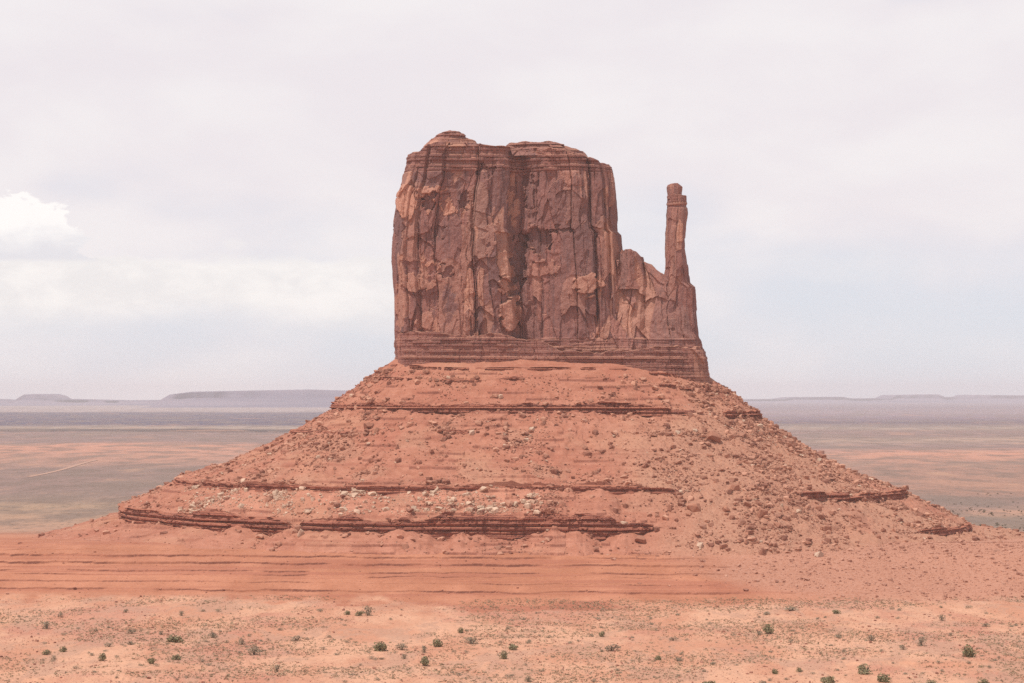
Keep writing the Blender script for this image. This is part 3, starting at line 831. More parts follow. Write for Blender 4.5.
def make_talus():
    # distance samples shared by all stations as profile indices, refined at the ledges
    idx = np.concatenate([np.linspace(-0.3, 0, 10)[:-1], np.linspace(0, 1, 90), np.linspace(1, 2, 80)[1:], np.linspace(2, 3, 100)[1:], np.linspace(3, 4, 80)[1:], np.linspace(4, 5, 56)[1:], np.linspace(5, 6, 34)[1:]])
    extra = []
    for L in LEDGES:
        extra += [L[0] - 0.03, L[0] - 0.012, L[0] - 0.006, L[0] - 0.002, L[0] + 0.002, L[0] + 0.006, L[0] + 0.012, L[0] + 0.03]
    idx = np.unique(np.round(np.concatenate([idx, extra]), 5))
    ns = len(FP)
    D = np.empty((len(idx), ns)); Z = np.empty_like(D)
    for i, q in enumerate(idx):
        D[i], Z[i] = at_idx(q)
    S = np.broadcast_to(FS[None, :], D.shape)
    X = FP[None, :, 0] + FP[None, :, 2] * D; Y = FP[None, :, 1] + FP[None, :, 3] * D
    # steps at the ledges
    for k, (pidx, hgt, over, tab, _) in enumerate(LEDGES):
        dk, zk = at_idx(pidx)
        r = D - dk[None, :]
        e = EXPO[k][None, :]
        up = 0.5 * np.exp(np.minimum(r, 0) / (1.7 * hgt + 1))
        fan = FAN[None, :] if k == 5 else 0.35 * np.clip(fbm(FS / 12, 0 * FS, 540 + k, 3), 0, 1)[None, :]
        dn = -0.5 * np.exp(-np.maximum(r, 0) / (2.0 * hgt + 2)) * (1 - 1.25 * fan)
        Z = Z + hgt * e * np.where(r < 0, up, dn)
    # gullies, bumps and blocks
    slope_part = sstep(D, 3, 16)
    rill = fbm((X * 0.7 - Y * 0.2) / 17 + 0.6 * fbm(X / 40, D / 50, 601, 2), D / 95, 602, 4)
    gul = np.abs(fbm((X - 29) / np.maximum(60 + D, 40) * 9 + 0.9 * fbm(X / 25, D / 25, 607, 4), D / 70 + 0 * X, 606, 4))
    Z = Z + slope_part * (2.6 * rill * sstep(D, 20, 90) + 2.2 * fbm(X / 34, Y / 34, 603, 3) - 1.1 * (1 - sstep(gul, 0.0, 0.30)) * sstep(D, 10, 60))
    px = 512 + F * X / Y; py = HORIZON - F * Z / Y
    rub = sstep(px + 46 * fbm(X / 30, Y / 30, 610, 4) - (py - 420) * 0.35, 560, 690) * sstep(py, 392, 430)
    rub = np.maximum(rub, sstep(fbm(X / 22, Y / 22, 611, 4), 0.05, 0.4) * sstep(py, 408, 440) * 0.6 * (py < 512))
    rub = rub * (1 - 0.7 * sstep(fbm(X / 48, Y / 48, 612, 3), 0.1, 0.5))
    pale = sstep(px, 190, 240) * (1 - sstep(px, 520, 600)) * sstep(py, 486, 492) * (1 - sstep(py, 512, 516)) * sstep(fbm(X / 16, Y / 16, 613, 3), -0.2, 0.3)
    Z = Z + slope_part * (0.30 + 0.85 * rub) * (0.60 * fbm(X / 3.0, Y / 3.0, 604, 3) + 0.5 * np.clip(fbm(X / 7, Y / 7, 605, 3), 0, 1))
    w4 = worley(X / 4.2, Y / 4.2, 620)
    Z = Z + slope_part * rub * 0.9 * np.clip(0.45 - w4[0], 0, 1) * (w4[2] > 0.55) * 2
    # thin beds that show through the slope as small steps
    q = (Z + 1.0 * fbm(X / 60, Y / 60, 630, 3)) / 4.3
    k = np.floor(q)
    mk = 0.5 + 0.5 * fbm(S / 30, k * 5.13, 631, 4) + 0.06 * fbm(S / 3, k * 3.1, 633, 2)
    fr = q - k
    Z = Z + slope_part * (1 - rub) * 1.0 * np.where(mk > 0.56, sstep(fr, 0.30, 0.42) * (1 - sstep(fr, 0.42, 1.0)), 0)
    dark = slope_part * (1 - rub) * np.where(mk > 0.56, sstep(fr, 0.22, 0.32) * (1 - sstep(fr, 0.36, 0.46)), 0) * (0.4 + 0.6 * (fbm(X / 9, Y / 9, 632, 3) > -0.1))
    fanz = FAN[None, :] * sstep(D - CTRL_D[None, :, 5], -3, 4)
    A = np.stack([np.clip(rub, 0, 1), np.clip(pale + 0.5 * fanz + 0.25 * sstep(py, 540, 556), 0, 1), np.clip(dark, 0, 1)], -1)
    V = np.stack([X, Y, Z], -1)
    o = mesh_obj('talus_slope', V.reshape(-1, 3), grid_faces(len(idx), ns, True), M_TALUS, BUTTE, attrs={'rock': A.reshape(-1, 3)})
    return o, V, px, py, rub, idx


TALUS, TV, TPX, TPY, TRUB, TIDX = make_talus()


def make_ledge(k):
    """a band of thin beds standing out of the talus; it dips under the slope where it is covered"""
    pidx, hgt, over, tab, label = LEDGES[k]
    e = EXPO[k]
    dk, zk = at_idx(pidx)
    nf = max(9, int(hgt / 0.32))
    ii = np.argmin(np.abs(TIDX - (pidx - 0.03)))
    ztop_s = TV[ii, :, 2]
    n_front = 1500
    vis = (e > 0.12)
    top = np.minimum(zk + 0.5 * hgt * e + 0.2, ztop_s + 0.5)
    bot = zk - 0.5 * hgt * e - 1.2
    step = h01(np.floor(FS / 7).astype(np.int64), seed=700 + k) * 0.8 + 0.6 * fbm(FS / 15, 0 * FS, 710 + k, 3)
    rows = []
    T = np.linspace(0, 1, nf)
    rows.append((dk - 7, top - 0.6))
    rows.append((dk - 2, top))
    for t in T:
        z = top + (bot - top) * t
        q = z / (0.9 + 0.05 * hgt)
        lay = h01(np.floor(q).astype(np.int64), seed=720 + k)
        blk = h01(np.floor(q).astype(np.int64), np.floor((FS + 7 * lay) / 3.2).astype(np.int64), seed=721 + k)
        big = h01(np.floor((FS + 3 * fbm(FS / 9, z / 6, 724 + k, 2)) / 8.5).astype(np.int64), seed=723 + k)
        crk = (1 - sstep(np.abs(fbm(FS / 5 + 0.5 * vn(FS / 2, z / 1.5, 725), z / 12, 722 + k, 3)), 0.0, 0.07)) * sstep(vn(FS / 11, z / 9, 726 + k), -0.3, 0.3)
        alt = 0.9 * (vn(0 * FS, q * 1.7, 728 + k))
        prot = over * (0.45 + 0.35 * t) * (0.55 + 0.5 * np.clip(e, 0, 1)) + alt + 1.5 * (lay - 0.5) + 1.1 * (blk - 0.5) - 1.2 * crk + 1.0 * step + 1.3 * (big - 0.5)
        rows.append((dk + np.where(vis, prot, -3.0), z))
    rows.append((dk - 7, bot))
    V = []
    for d, z in rows:
        V.append(np.stack([FP[:, 0] + FP[:, 2] * d, FP[:, 1] + FP[:, 3] * d, z], -1))
    V = np.stack(V)
    # keep only the exposed runs (with a margin), each station column closed by the hidden back
    keep = vis.copy()
    for s in (1, 2, -1, -2):
        keep |= np.roll(vis, s)
    nc = V.shape[1]
    fidx = grid_faces(V.shape[0], nc, True).reshape(V.shape[0] - 1, nc, 4)
    fm = keep & np.roll(keep, -1)
    back = np.stack([np.arange(nc) + (V.shape[0] - 1) * nc, (np.arange(nc) + 1) % nc + (V.shape[0] - 1) * nc, (np.arange(nc) + 1) % nc, np.arange(nc)], -1)
    start = int(np.argmin(fm)) if not fm.all() else 0
    order = np.roll(np.arange(nc), -start)
    runs, cur = [], []
    for i in order:                                   # each exposed stretch is a ledge of its own
        if fm[i]:
            cur.append(i)
        elif cur:
            runs.append(cur); cur = []
    if cur:
        runs.append(cur)
    for run in runs:
        if len(run) < 6:
            continue
        faces = np.concatenate([fidx[:, run].reshape(-1, 4), back[run]])
        used = np.unique(faces)
        remap = np.full(V.shape[0] * nc, -1); remap[used] = np.arange(len(used))
        o = mesh_obj('rock_ledge', V.reshape(-1, 3)[used], remap[faces], M_LEDGE, TALUS)
        o['label'] = label


for k in range(len(LEDGES)):
    make_ledge(k)

# ------------------------------------------------------------------ rocks
def rock_shape(seed, n=14, flat=0.75):
    r = random.Random(seed)
    bm = bmesh.new()
    for _ in range(n):
        v = Vector((r.gauss(0, 1), r.gauss(0, 1), r.gauss(0, 1))).normalized() * r.uniform(0.75, 1.0)
        v.z *= flat
        # squarish blocks
        v = Vector([math.copysign(abs(c) ** 0.6, c) for c in v])
        bm.verts.new(v * 0.5)
    res = bmesh.ops.convex_hull(bm, input=bm.verts)
    bmesh.ops.delete(bm, geom=list({g for g in res['geom_interior'] if isinstance(g, bmesh.types.BMVert)}), context='VERTS')
    bmesh.ops.triangulate(bm, faces=bm.faces)
    me = bpy.data.meshes.new('boulder')
    bm.to_mesh(me)
    vs = np.array([v.co[:] for v in me.vertices]); fs = np.array([p.vertices[:] for p in me.polygons])
    bm.free()
    return me, vs, fs


ROCKS = [rock_shape(s, 12 + s % 6, 0.55 + 0.06 * (s % 6)) for s in range(10)]
for me, _, _ in ROCKS:
    me.materials.append(M_BOULDER)
PALE_ROCKS = []
for me, _, _ in ROCKS[:5]:
    m2 = me.copy(); m2.materials.clear(); m2.materials.append(M_PALE); PALE_ROCKS.append(m2)

bpy.context.view_layer.update()
CAM_T = [(TALUS, None), (GROUND, None)]


def hit(px, py):
    """point of the talus or the ground that is seen at column px, row py"""
    d = Vector(((px - 512) / F, 1.0, (HORIZON - py) / F)).normalized()
    best = None
    for o, _ in CAM_T:
        ok, loc, nor, fi = o.ray_cast(Vector((0, 0, 0)), d)
        if ok and (best is None or loc.length < best.length):
            best = loc.copy()
    return best


def boulder(px, py, wpx, hpx, label, group=None, pale=False, loc=None):
    p = loc if loc is not None else hit(px, py)
    if p is None:
        return None
    me = random.choice(PALE_ROCKS if pale else [r[0] for r in ROCKS])
    o = bpy.data.objects.new('boulder', me)
    COL.objects.link(o)
    s = p.y / F
    o.scale = (wpx * s, 0.8 * wpx * s, hpx * s * 1.5)
    o.location = (p.x, p.y, p.z + 0.18 * hpx * s)
    o.rotation_euler = (random.uniform(-.25, .25), random.uniform(-.25, .25), random.uniform(0, 6.28))
    tag(o, label, 'boulder', group)
    return o


SINGLE_BOULDERS = [
    (713, 441, 17, 12, 'largest red boulder, high on the right talus slope below the thumb spire', False),
    (587, 455, 9, 6, 'squat red boulder standing alone between the two main ledges right of centre', False),
    (734, 489, 12, 7, 'red block in the right rubble level with the right-hand ledge', False),
    (726, 511, 9, 8, 'dark boulder in the rubble right of where the lowest ledge ends', False),
    (762, 515, 12, 10, 'big upright dark boulder in the middle of the right rubble slope', False),
    (747, 506, 9, 6, 'flat red boulder just above the big upright dark boulder', False),
    (762, 554, 9, 9, 'dark boulder near the bottom edge of the right rubble slope', False),
    (818, 556, 11, 9, 'pale orange boulder low on the right rubble slope', True),
    (826, 530, 11, 7, 'red slab-like boulder below the right-hand ledge', False),
    (808, 544, 8, 6, 'small dark boulder between two paler ones low on the right slope', False),
    (789, 446, 13, 6, 'tilted slab on the right skyline of the talus, upper of two', False),
    (820, 454, 11, 6, 'tilted slab on the right skyline of the talus, lower of two', False),
    (694, 509, 16, 9, 'long reddish boulder right of the end of the lowest ledge', False),
    (640, 542, 13, 8, 'reddish boulder at the talus foot below the end of the banded ledge', False),
    (700, 546, 9, 7, 'pointed pinkish boulder at the foot of the rubble, right of the banded ledge', True),
    (301, 535, 7, 9, 'white upright boulder in front of the tall banded ledge', True),
    (382, 545, 7, 4, 'small dark boulder on the fan below the tall banded ledge', False),
    (279, 545, 8, 4, 'flat dark stone at the toe of the left fan below the banded ledge', False),
    (441, 432, 8, 5, 'dark block below the upper rock band left of centre', False),
    (369, 427, 12, 8, 'cluster-forming red block under the upper rock band on the left', False),
    (472, 434, 7, 6, 'pale block below the upper rock band at the centre', True),
]
for (bx, by, bw, bh, lab, pale) in SINGLE_BOULDERS:
    boulder(bx, by, bw, bh, lab, 'large boulders on the talus', pale)

# zones of blocks that look alike: column, row, spread x, spread y, how many, size, label, pale
ZONES = [
    (780, 500, 85, 45, 95, 5.0, 'reddish block among the rubble of the right talus slope', False),
    (640, 450, 70, 28, 45, 4.0, 'small reddish block on the slope between the upper and lower ledges, right of centre', False),
    (360, 450, 70, 26, 50, 4.2, 'small reddish block on the slope between the upper and lower ledges, left of centre', False),
    (290, 500, 42, 9, 40, 3.6, 'whitish block between the two lower ledges on the left', True),
    (380, 498, 50, 8, 22, 3.4, 'whitish block between the two lower ledges near the centre', True),
    (870, 530, 60, 22, 28, 4.2, 'reddish block on the low right flank of the talus', False)]
for (zx, zy, sx, sy, n, sz, lab, pale) in ZONES:
    k = 0
    while k < n:
        bx, by = random.gauss(zx, sx * 0.55), random.gauss(zy, sy * 0.6)
        if abs(by - zy) > sy * 1.1:
            continue
        p = hit(bx, by)
        k += 1
        if p is None or p.y > 1750:
            continue
        s = sz * random.choice((0.6, 0.75, 0.9, 1.1, 1.5))
        boulder(bx, by, s, s * random.uniform(0.5, 0.8), lab, lab.replace('block', 'blocks', 1), pale, loc=p)


def scatter(name, pos, size, color, mat, label, cat, flat=1.0):
    """one mesh of many broken stones"""
    n = len(pos)
    which = RNG.integers(0, len(ROCKS), n)
    VV, FF, CC, off = [], [], [], 0
    for k, (_, vs, fs) in enumerate(ROCKS):
        sel = np.where(which == k)[0]
        if not len(sel):
            continue
        a = RNG.uniform(0, 6.28, len(sel))
        c, s = np.cos(a), np.sin(a)
        st = RNG.uniform(0.7, 1.3, (len(sel), 3))
        v = vs[None] * st[:, None, :] * size[sel][:, None, None]
        x = v[..., 0] * c[:, None] - v[..., 1] * s[:, None]; y = v[..., 0] * s[:, None] + v[..., 1] * c[:, None]
        v = np.stack([x, y, v[..., 2] * flat], -1) + pos[sel][:, None, :]
        nv = vs.shape[0]
        VV.append(v.reshape(-1, 3))
        FF.append((fs[None] + (np.arange(len(sel)) * nv)[:, None, None] + off).reshape(-1, 3))
        CC.append(np.repeat(color[sel], nv, axis=0))
        off += len(sel) * nv
    o = mesh_obj(name, np.concatenate(VV), np.concatenate(FF), mat, attrs={'rock': np.concatenate(CC)})
    tag(o, label, cat, kind='stuff')
    return o


def rubble():
    ok = (FP[None, :, 3] < 0.6) & (TIDX[:, None] > 0.25) & (TIDX[:, None] < 5.2)
    dens = 0.30 + 1.0 * TRUB
    dens = dens + 1.2 * ((TPX > 180 + 14 * fbm(TV[..., 0] / 9, TV[..., 1] / 9, 804, 3)) & (TPX < 560) & (TPY > 487) & (TPY < 514)) + 0.35 * (fbm(TV[..., 0] / 18, TV[..., 1] / 18, 801, 3) > 0.12) * (TPY > 412) * (TPY < 480)
    dens = dens * (0.25 + 1.5 * sstep(fbm(TV[..., 0] / 16, TV[..., 1] / 16, 803, 4), -0.25, 0.45))
    dens = dens * ok
    p = (dens / dens.sum()).ravel()
    n = 42000
    pick = RNG.choice(len(p), n, p=p)
    pos = TV.reshape(-1, 3)[pick] + RNG.normal(0, 0.4, (n, 3)) * np.array([1, 1, 0.0])
    size = 0.55 + RNG.pareto(2.0, n) * 0.55
    size = np.clip(size, 0.5, 4.6)
    px, py = TPX.ravel()[pick], TPY.ravel()[pick]
    whitish = ((px > 180) & (px < 540) & (py > 486) & (py < 516) & (RNG.random(n) < 0.62)) | (RNG.random(n) < 0.035)
    a = RNG.random(n)[:, None]
    col = np.array([0.24, 0.098, 0.066]) * (1 - a) + np.array([0.56, 0.290, 0.195]) * a
    col[whitish] = np.array([0.58, 0.40, 0.29]) * RNG.uniform(0.85, 1.1, (whitish.sum(), 1))
    pos[:, 2] += 0.12 * size
    scatter('talus_rubble', pos, size, col, M_RUBBLE, 'loose broken rock strewn over the talus slopes of the butte', 'rubble')


rubble()


def foreground_stones():
    n = 14000
    x = RNG.uniform(-330, 330, n * 3); y = RNG.uniform(860, 1240, n * 3)
    d = fbm(x / 45, y / 60, 811, 4) + 0.3 * (x > 0)
    keep = np.where(RNG.random(n * 3) < sstep(d, -0.25, 0.5))[0][:n]
    x, y = x[keep], y[keep]
    z = ground_z(x, y)
    size = np.clip(0.28 + RNG.pareto(2.8, len(x)) * 0.25, 0.25, 1.5)
    a = RNG.random(len(x))[:, None]
    col = np.array([0.25, 0.105, 0.075]) * (1 - a) + np.array([0.42, 0.20, 0.14]) * a
    scatter('loose_stones', np.stack([x, y, z + 0.1 * size], -1), size, col, M_RUBBLE, 'small red stones lying on the sandy desert floor', 'stones')
    # stones on the scree left of the frame edge and along the foot of the slope
    n = 15000
    x = RNG.uniform(20, 360, n); y = RNG.uniform(1235, 1420, n)
    keep = RNG.random(n) < sstep(x + 45 * fbm(x / 40, y / 40, 62, 4) - 0.45 * (1400 - y), 20, 150)
    x, y = x[keep], y[keep]; n = len(x)
    z = ground_z(x, y)
    size = np.clip(0.35 + RNG.pareto(2.2, n) * 0.36, 0.3, 3.0)
    a = RNG.random(n)[:, None]
    col = np.array([0.32, 0.145, 0.100]) * (1 - a) + np.array([0.54, 0.290, 0.205]) * a
    scatter('scree', np.stack([x, y, z + 0.1 * size], -1), size, col, M_RUBBLE, 'fine scree spread at the foot of the right slope', 'scree')

    # crumbled edges of the low beds
    n = 16000
    x = RNG.uniform(-330, 135, n); y = RNG.uniform(1238, 1405, n)
    g = (ground_z(x, y + 0.5) - ground_z(x, y - 0.9)) / 1.4
    keep = RNG.random(n) < 0.03 + 0.55 * sstep(g, 0.4, 0.9) * sstep(fbm(x / 14, y / 40, 63, 3), -0.2, 0.3)
    x, y = x[keep], y[keep]; n = len(x)
    z = ground_z(x, y)
    size = np.clip(0.4 + RNG.pareto(2.6, n) * 0.35, 0.35, 1.9)
    a = RNG.random(n)[:, None]
    col = np.array([0.22, 0.085, 0.058]) * (1 - a) + np.array([0.46, 0.215, 0.140]) * a
    scatter('bench_rubble', np.stack([x, y, z + 0.1 * size], -1), size, col, M_RUBBLE, 'crumbled rock along the edges of the low red benches', 'rubble')


foreground_stones()

# ------------------------------------------------------------------ shrubs
def foliage_mesh(seed, mat, loose, n=420):
    """leafy clumps in a few lobes, one unit wide"""
    r = np.random.default_rng(seed)
    lobes = []
    for k in range(r.integers(5, 9)):
        a = r.uniform(0, 6.28); q = r.uniform(0.05, 0.30)
        lobes.append((q * math.cos(a), q * math.sin(a), r.uniform(0.10, 0.55 - 0.6 * q), r.uniform(0.20, 0.30)))
    lob = np.array(lobes)
    k = r.integers(0, len(lob), n)
    d = r.normal(size=(n, 3)); d /= np.linalg.norm(d, axis=1)[:, None]
    rad = lob[k, 3] * r.uniform(0.45, 1.0 + 0.25 * loose, n) ** 0.6
    c = lob[k, :3] + d * rad[:, None] * np.array([1, 1, 0.85])
    c[:, 2] = np.where(c[:, 2] < 0.02, 0.02 + np.abs(c[:, 2]) * 0.5, c[:, 2])
    s = r.uniform(0.03, 0.075, n) * (1 - 0.25 * loose)
    u = d + r.normal(scale=0.7, size=(n, 3)); u /= np.linalg.norm(u, axis=1)[:, None]
    t = np.cross(u, r.normal(size=(n, 3))); t /= np.linalg.norm(t, axis=1)[:, None]
    b = np.cross(u, t)
    V = np.stack([c - t * s[:, None], c - b * s[:, None] * 0.6, c + t * s[:, None] * 1.2, c + b * s[:, None] * 0.6], 1).reshape(-1, 3)
    Fc = np.arange(4 * n).reshape(-1, 4)
    me = bpy.data.meshes.new('foliage')
    me.from_pydata(V.tolist(), [], Fc.tolist()); me.materials.append(mat)
    return me


def stem_mesh(seed):
    r = random.Random(seed)
    bm = bmesh.new()
    for k in range(4):
        a = r.uniform(0, 6.28); x, y = 0.22 * math.cos(a), 0.22 * math.sin(a)
        ring0 = [bm.verts.new((0.04 * math.cos(t) + 0.02 * x, 0.04 * math.sin(t) + 0.02 * y, -0.12)) for t in (0, 1.57, 3.14, 4.71)]
        ring1 = [bm.verts.new((0.025 * math.cos(t) + 0.5 * x, 0.025 * math.sin(t) + 0.5 * y, 0.22)) for t in (0, 1.57, 3.14, 4.71)]
        ring2 = [bm.verts.new((0.010 * math.cos(t) + 1.1 * x, 0.010 * math.sin(t) + 1.1 * y, 0.5 + r.uniform(-.08, .1))) for t in (0, 1.57, 3.14, 4.71)]
        for q in range(4):
            bm.faces.new((ring0[q], ring0[(q + 1) % 4], ring1[(q + 1) % 4], ring1[q]))
            bm.faces.new((ring1[q], ring1[(q + 1) % 4], ring2[(q + 1) % 4], ring2[q]))
        bm.faces.new(ring2)
    me = bpy.data.meshes.new('stem')
    bm.to_mesh(me); bm.free(); me.materials.append(M_WOOD)
    return me


JUN = [foliage_mesh(s, M_JUNIPER, 0.1, 520) for s in range(6)]
SAG = [foliage_mesh(40 + s, M_SAGE, 0.8, 300) for s in range(5)]
STEM = [stem_mesh(s) for s in range(4)]


def shrub(px, py, wpx, hpx, kind, label, group):
    p = hit(px, py)
    if p is None:
        return
    s = p.y / F
    root = bpy.data.objects.new('juniper_bush' if kind == 'j' else 'sagebrush', None)
    COL.objects.link(root)
    root.location = (p.x, p.y, ground_z(p.x, p.y).item())
    root.rotation_euler = (0, 0, random.uniform(0, 6.28))
    root.scale = (wpx * s * 1.15, wpx * s * 1.15, hpx * s * 1.30)
    tag(root, label, 'shrub', group)
    for nm, me in (('foliage', random.choice(JUN if kind == 'j' else SAG)), ('stem', random.choice(STEM))):
        c = bpy.data.objects.new(nm, me)
        COL.objects.link(c); c.parent = root


SHRUBS = [  # column, row of the foot, width, height, kind, label
    (177, 641, 16, 9, 'j', 'wide dark green bush made of two joined mounds, left of centre in the foreground'),
    (104, 660, 9, 9, 'j', 'round dark bush standing alone on pale sand near the lower left'),
    (213, 637, 10, 10, 's', 'grey-brown leggy bush right of the wide double bush'),
    (177, 659, 9, 7, 'j', 'round olive bush below the wide double bush'),
    (152, 663, 8, 9, 'j', 'small olive bush with a narrow foot, left of the round olive bush'),
    (110, 646, 11, 5, 's', 'low olive mound just above the lone round bush at lower left'),
    (132, 644, 9, 6, 's', 'low grey mound beside the low olive mound on the left sand'),
    (48, 654, 10, 6, 'j', 'left one of two low green mounds near the left edge'),
    (65, 651, 9, 6, 'j', 'right one of two low green mounds near the left edge'),
    (48, 628, 11, 9, 's', 'pale feathery bush at the foot of the red beds near the left edge'),
    (133, 633, 10, 7, 's', 'pale twiggy bush above the wide double bush, to its left'),
    (162, 634, 5, 6, 's', 'tiny dark tuft just above the wide double bush'),
    (127, 612, 6, 5, 's', 'small dark tuft on the red slope below the terraces at left'),
    (183, 615, 8, 6, 's', 'small twiggy tuft at the toe of the red slope at left'),
    (243, 644, 8, 9, 's', 'pale upright bush left of the grey brush thicket'),
    (255, 654, 15, 12, 's', 'wide grey brush thicket left of the big round bushes'),
    (348, 614, 7, 5, 'j', 'small dark bush left of the tall pale bush at the toe of the beds'),
    (360, 615, 8, 7, 'j', 'dark bush touching the tall pale bush at the toe of the beds'),
    (369, 615, 12, 12, 's', 'tall pale bush at the toe of the terraced beds'),
    (381, 650, 15, 13, 'j', 'big dark bush, leftmost of the three large round ones near the bottom centre'),
    (402, 649, 13, 8, 's', 'low grey-green bush between two big dark round bushes'),
    (405, 658, 8, 6, 's', 'small brownish tuft left of the lowest big round bush'),
    (425, 652, 8, 8, 's', 'pale bush directly above the lowest big round bush'),
    (438, 646, 12, 11, 'j', 'big dark round bush, rightmost of the three large ones near the bottom centre'),
    (425, 665, 12, 11, 'j', 'big dark round bush, lowest of the three large ones near the bottom centre'),
    (461, 632, 7, 7, 'j', 'small dark bush uphill of the rightmost big round bush'),
    (472, 643, 16, 8, 's', 'wide pale brush clump right of the big round bushes'),
    (504, 658, 9, 10, 'j', 'upright dark bush at the bottom centre with a lighter one behind'),
    (513, 649, 11, 8, 'j', 'lighter bush just behind the upright dark bush at the bottom centre'),
    (278, 671, 8, 9, 's', 'grey-green bush near the bottom edge left of the big round bushes'),
    (297, 640, 14, 6, 's', 'faint low brush on the sand between the thicket and the big round bushes'),
    (602, 636, 7, 7, 'j', 'small dark bush uphill of the wide pale clump right of centre'),
    (612, 650, 16, 8, 's', 'wide pale clump of two mounds right of centre on the sand'),
    (657, 659, 7, 6, 'j', 'small dark bush left of a grey bush in the right foreground'),
    (678, 660, 11, 6, 's', 'low grey bush beside a small dark one in the right foreground'),
    (673, 640, 9, 5, 's', 'low twiggy tuft by the bare sand patch right of centre'),
    (528, 681, 7, 8, 's', 'grey bush at the bottom edge near the centre'),
    (708, 686, 15, 9, 'j', 'olive bush cut by the bottom edge right of centre'),
    (767, 633, 13, 11, 'j', 'dark round bush with a small grey one at its left side'),
    (758, 634, 8, 8, 's', 'small grey bush leaning on the dark round bush at right'),
    (835, 613, 10, 5, 'j', 'low dark bush at the upper edge of the right sand'),
    (790, 610, 18, 5, 's', 'wide pale low brush at the upper edge of the right sand'),
    (941, 620, 8, 8, 's', 'dark twiggy bush high on the right sand'),
    (921, 645, 13, 11, 's', 'pale forked bush left of the tall dark bush at far right'),
    (967, 656, 16, 15, 'j', 'tallest dark bush, pointed, standing alone near the right edge'),
    (902, 649, 8, 6, 's', 'small reddish tuft left of the pale forked bush'),
    (864, 673, 16, 12, 'j', 'dark bush with a raised tip near the lower right'),
    (882, 681, 15, 11, 'j', 'olive bush just right of and below the bush with a raised tip'),
    (827, 684, 16, 13, 'j', 'broad olive bush at the bottom edge left of the bush with a raised tip'),
    (774, 673, 7, 7, 'j', 'small round bush at lower right above the bottom edge'),
    (798, 671, 6, 6, 'j', 'small dark tuft right of the small round bush at lower right'),
    (929, 686, 13, 9, 'j', 'olive bush cut by the bottom edge below the pale forked bush'),
    (982, 686, 14, 9, 'j', 'olive bush cut by the bottom edge nearest the right corner'),
    (762, 686, 13, 8, 's', 'pale bush cut by the bottom edge under the small round bush'),
    (837, 637, 10, 5, 's', 'low pale tuft on open sand below the low dark bush'),
    (870, 640, 9, 7, 's', 'pale two-part tuft on open sand left of the forked bush'),
    (985, 626, 9, 5, 's', 'low twiggy tuft high on the sand near the right edge'),
]
for (sx, sy, sw, sh, kd, lab) in SHRUBS:
    shrub(sx, sy, sw, sh, kd, lab, 'bushes on the sandy foreground')


def small_brush():
    """low clumps that look alike, each of its own"""
    n = 0
    while n < 230:
        px, py = random.uniform(4, 1020), 606 + 76 * random.random() ** 0.9
        p = hit(px, py)
        n += 1
        if p is None or p.y > 1245:
            continue
        root = bpy.data.objects.new('brush_clump', random.choice(SAG))
        COL.objects.link(root)
        s = p.y / F
        wd = random.uniform(2.6, 6.8) * s
        root.location = (p.x, p.y, ground_z(p.x, p.y).item() - 0.05)
        root.scale = (wd * 1.2, wd * 1.2, wd * random.uniform(0.6, 0.9))
        root.rotation_euler = (0, 0, random.uniform(0, 6.28))
        tag(root, 'small low grey-green brush clump scattered on the sandy foreground', 'shrub', 'small brush clumps on the sand')


small_brush()


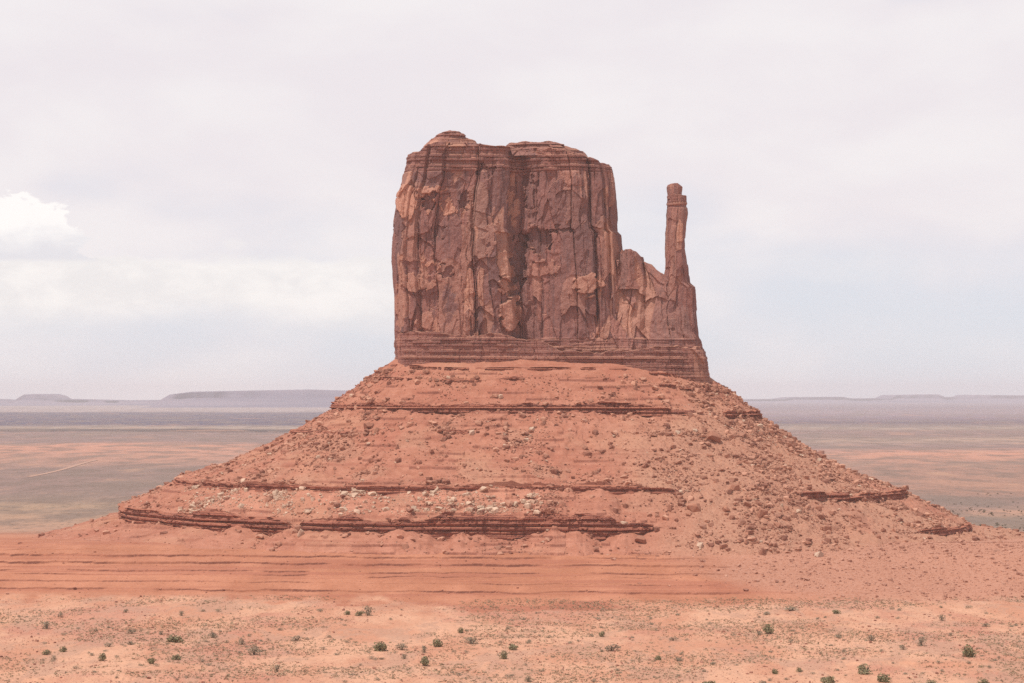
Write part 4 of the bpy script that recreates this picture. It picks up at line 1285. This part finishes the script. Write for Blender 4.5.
def scrub_cover():
    n = 30000
    x = RNG.uniform(-330, 330, n * 2); y = RNG.uniform(850, 1245, n * 2)
    d = fbm(x / 60, y / 45, 901, 4) + 0.25 * fbm(x / 9, y / 14, 902, 2)
    keep = np.where(RNG.random(n * 2) < sstep(d, -0.22, 0.30))[0][:n]
    x, y = x[keep], y[keep]
    n = len(x)
    z = ground_z(x, y)
    size = RNG.uniform(0.3, 0.95, n)
    kf = 7
    base = np.repeat(np.stack([x, y, z], -1), kf, axis=0)
    s = np.repeat(size, kf)
    N = n * kf
    off = RNG.normal(0, 0.45, (N, 3)) * s[:, None]; off[:, 2] = np.abs(off[:, 2]) * 0.6
    c = base + off
    t = RNG.normal(size=(N, 3)); t /= np.linalg.norm(t, axis=1)[:, None]
    b = np.cross(t, RNG.normal(size=(N, 3))); b /= np.linalg.norm(b, axis=1)[:, None]
    q = s * RNG.uniform(0.25, 0.5, N)
    V = np.stack([c - t * q[:, None], c + b * q[:, None], c + t * q[:, None] * 1.2], 1).reshape(-1, 3)
    a = np.repeat(RNG.random(n), kf)[:, None]
    col = np.array([0.19, 0.15, 0.095]) * (1 - a) + np.array([0.40, 0.29, 0.18]) * a
    o = mesh_obj('dry_grass', V, np.arange(3 * N).reshape(-1, 3), M_SCRUB, attrs={'rock': np.repeat(col, 3, axis=0)})
    tag(o, 'dry grass and scrub tufts covering the sandy foreground', 'grass', kind='stuff')


scrub_cover()

# far trees and brush on the plain right of the butte
def far_brush():
    n = 5000
    x = RNG.uniform(300, 1500, n); y = RNG.uniform(1750, 3800, n)
    d = fbm(x / 150, y / 220, 921, 4) - 0.25 * sstep(y, 2100, 3000)
    keep = d > RNG.uniform(-0.25, 0.35, n)
    x, y = x[keep], y[keep]
    z = ground_z(x, y)
    n = len(x); kf = 14
    size = RNG.uniform(0.7, 2.2, n)
    base = np.repeat(np.stack([x, y, z + 0.4 * size], -1), kf, axis=0); s = np.repeat(size, kf); N = n * kf
    c = base + RNG.normal(0, 0.4, (N, 3)) * s[:, None] * np.array([1, 1, 0.6])
    t = RNG.normal(size=(N, 3)); t /= np.linalg.norm(t, axis=1)[:, None]
    b = np.cross(t, RNG.normal(size=(N, 3))); b /= np.linalg.norm(b, axis=1)[:, None]
    q = s * 0.4
    V = np.stack([c - t * q[:, None], c + b * q[:, None], c + t * q[:, None]], 1).reshape(-1, 3)
    col = np.tile(np.array([[0.13, 0.105, 0.070]]), (3 * N, 1))
    o = mesh_obj('plain_scrub', V, np.arange(3 * N).reshape(-1, 3), M_SCRUB, attrs={'rock': col})
    tag(o, 'dark scrub on the plain beyond the right foot of the butte', 'scrub', kind='stuff')


far_brush()

# ------------------------------------------------------------------ air
def haze():
    x0, x1, y0, y1, z0, z1 = -31000, 31000, -400, 47000, -160, 215
    v = [(x, y, z) for x in (x0, x1) for y in (y0, y1) for z in (z0, z1)]
    f = [(0, 1, 3, 2), (4, 6, 7, 5), (0, 4, 5, 1), (2, 3, 7, 6), (0, 2, 6, 4), (1, 5, 7, 3)]
    m, t = new_mat('dusty_air')
    vol = t.n('ShaderNodeVolumePrincipled', {'Color': HAZE_COLOR, 'Density': HAZE_DENSITY, 'Anisotropy': 0.0})
    t.n('ShaderNodeOutputMaterial', {'Volume': vol.outputs[0]})
    o = mesh_obj('haze', v, f, m)
    tag(o, kind='stuff')


haze()
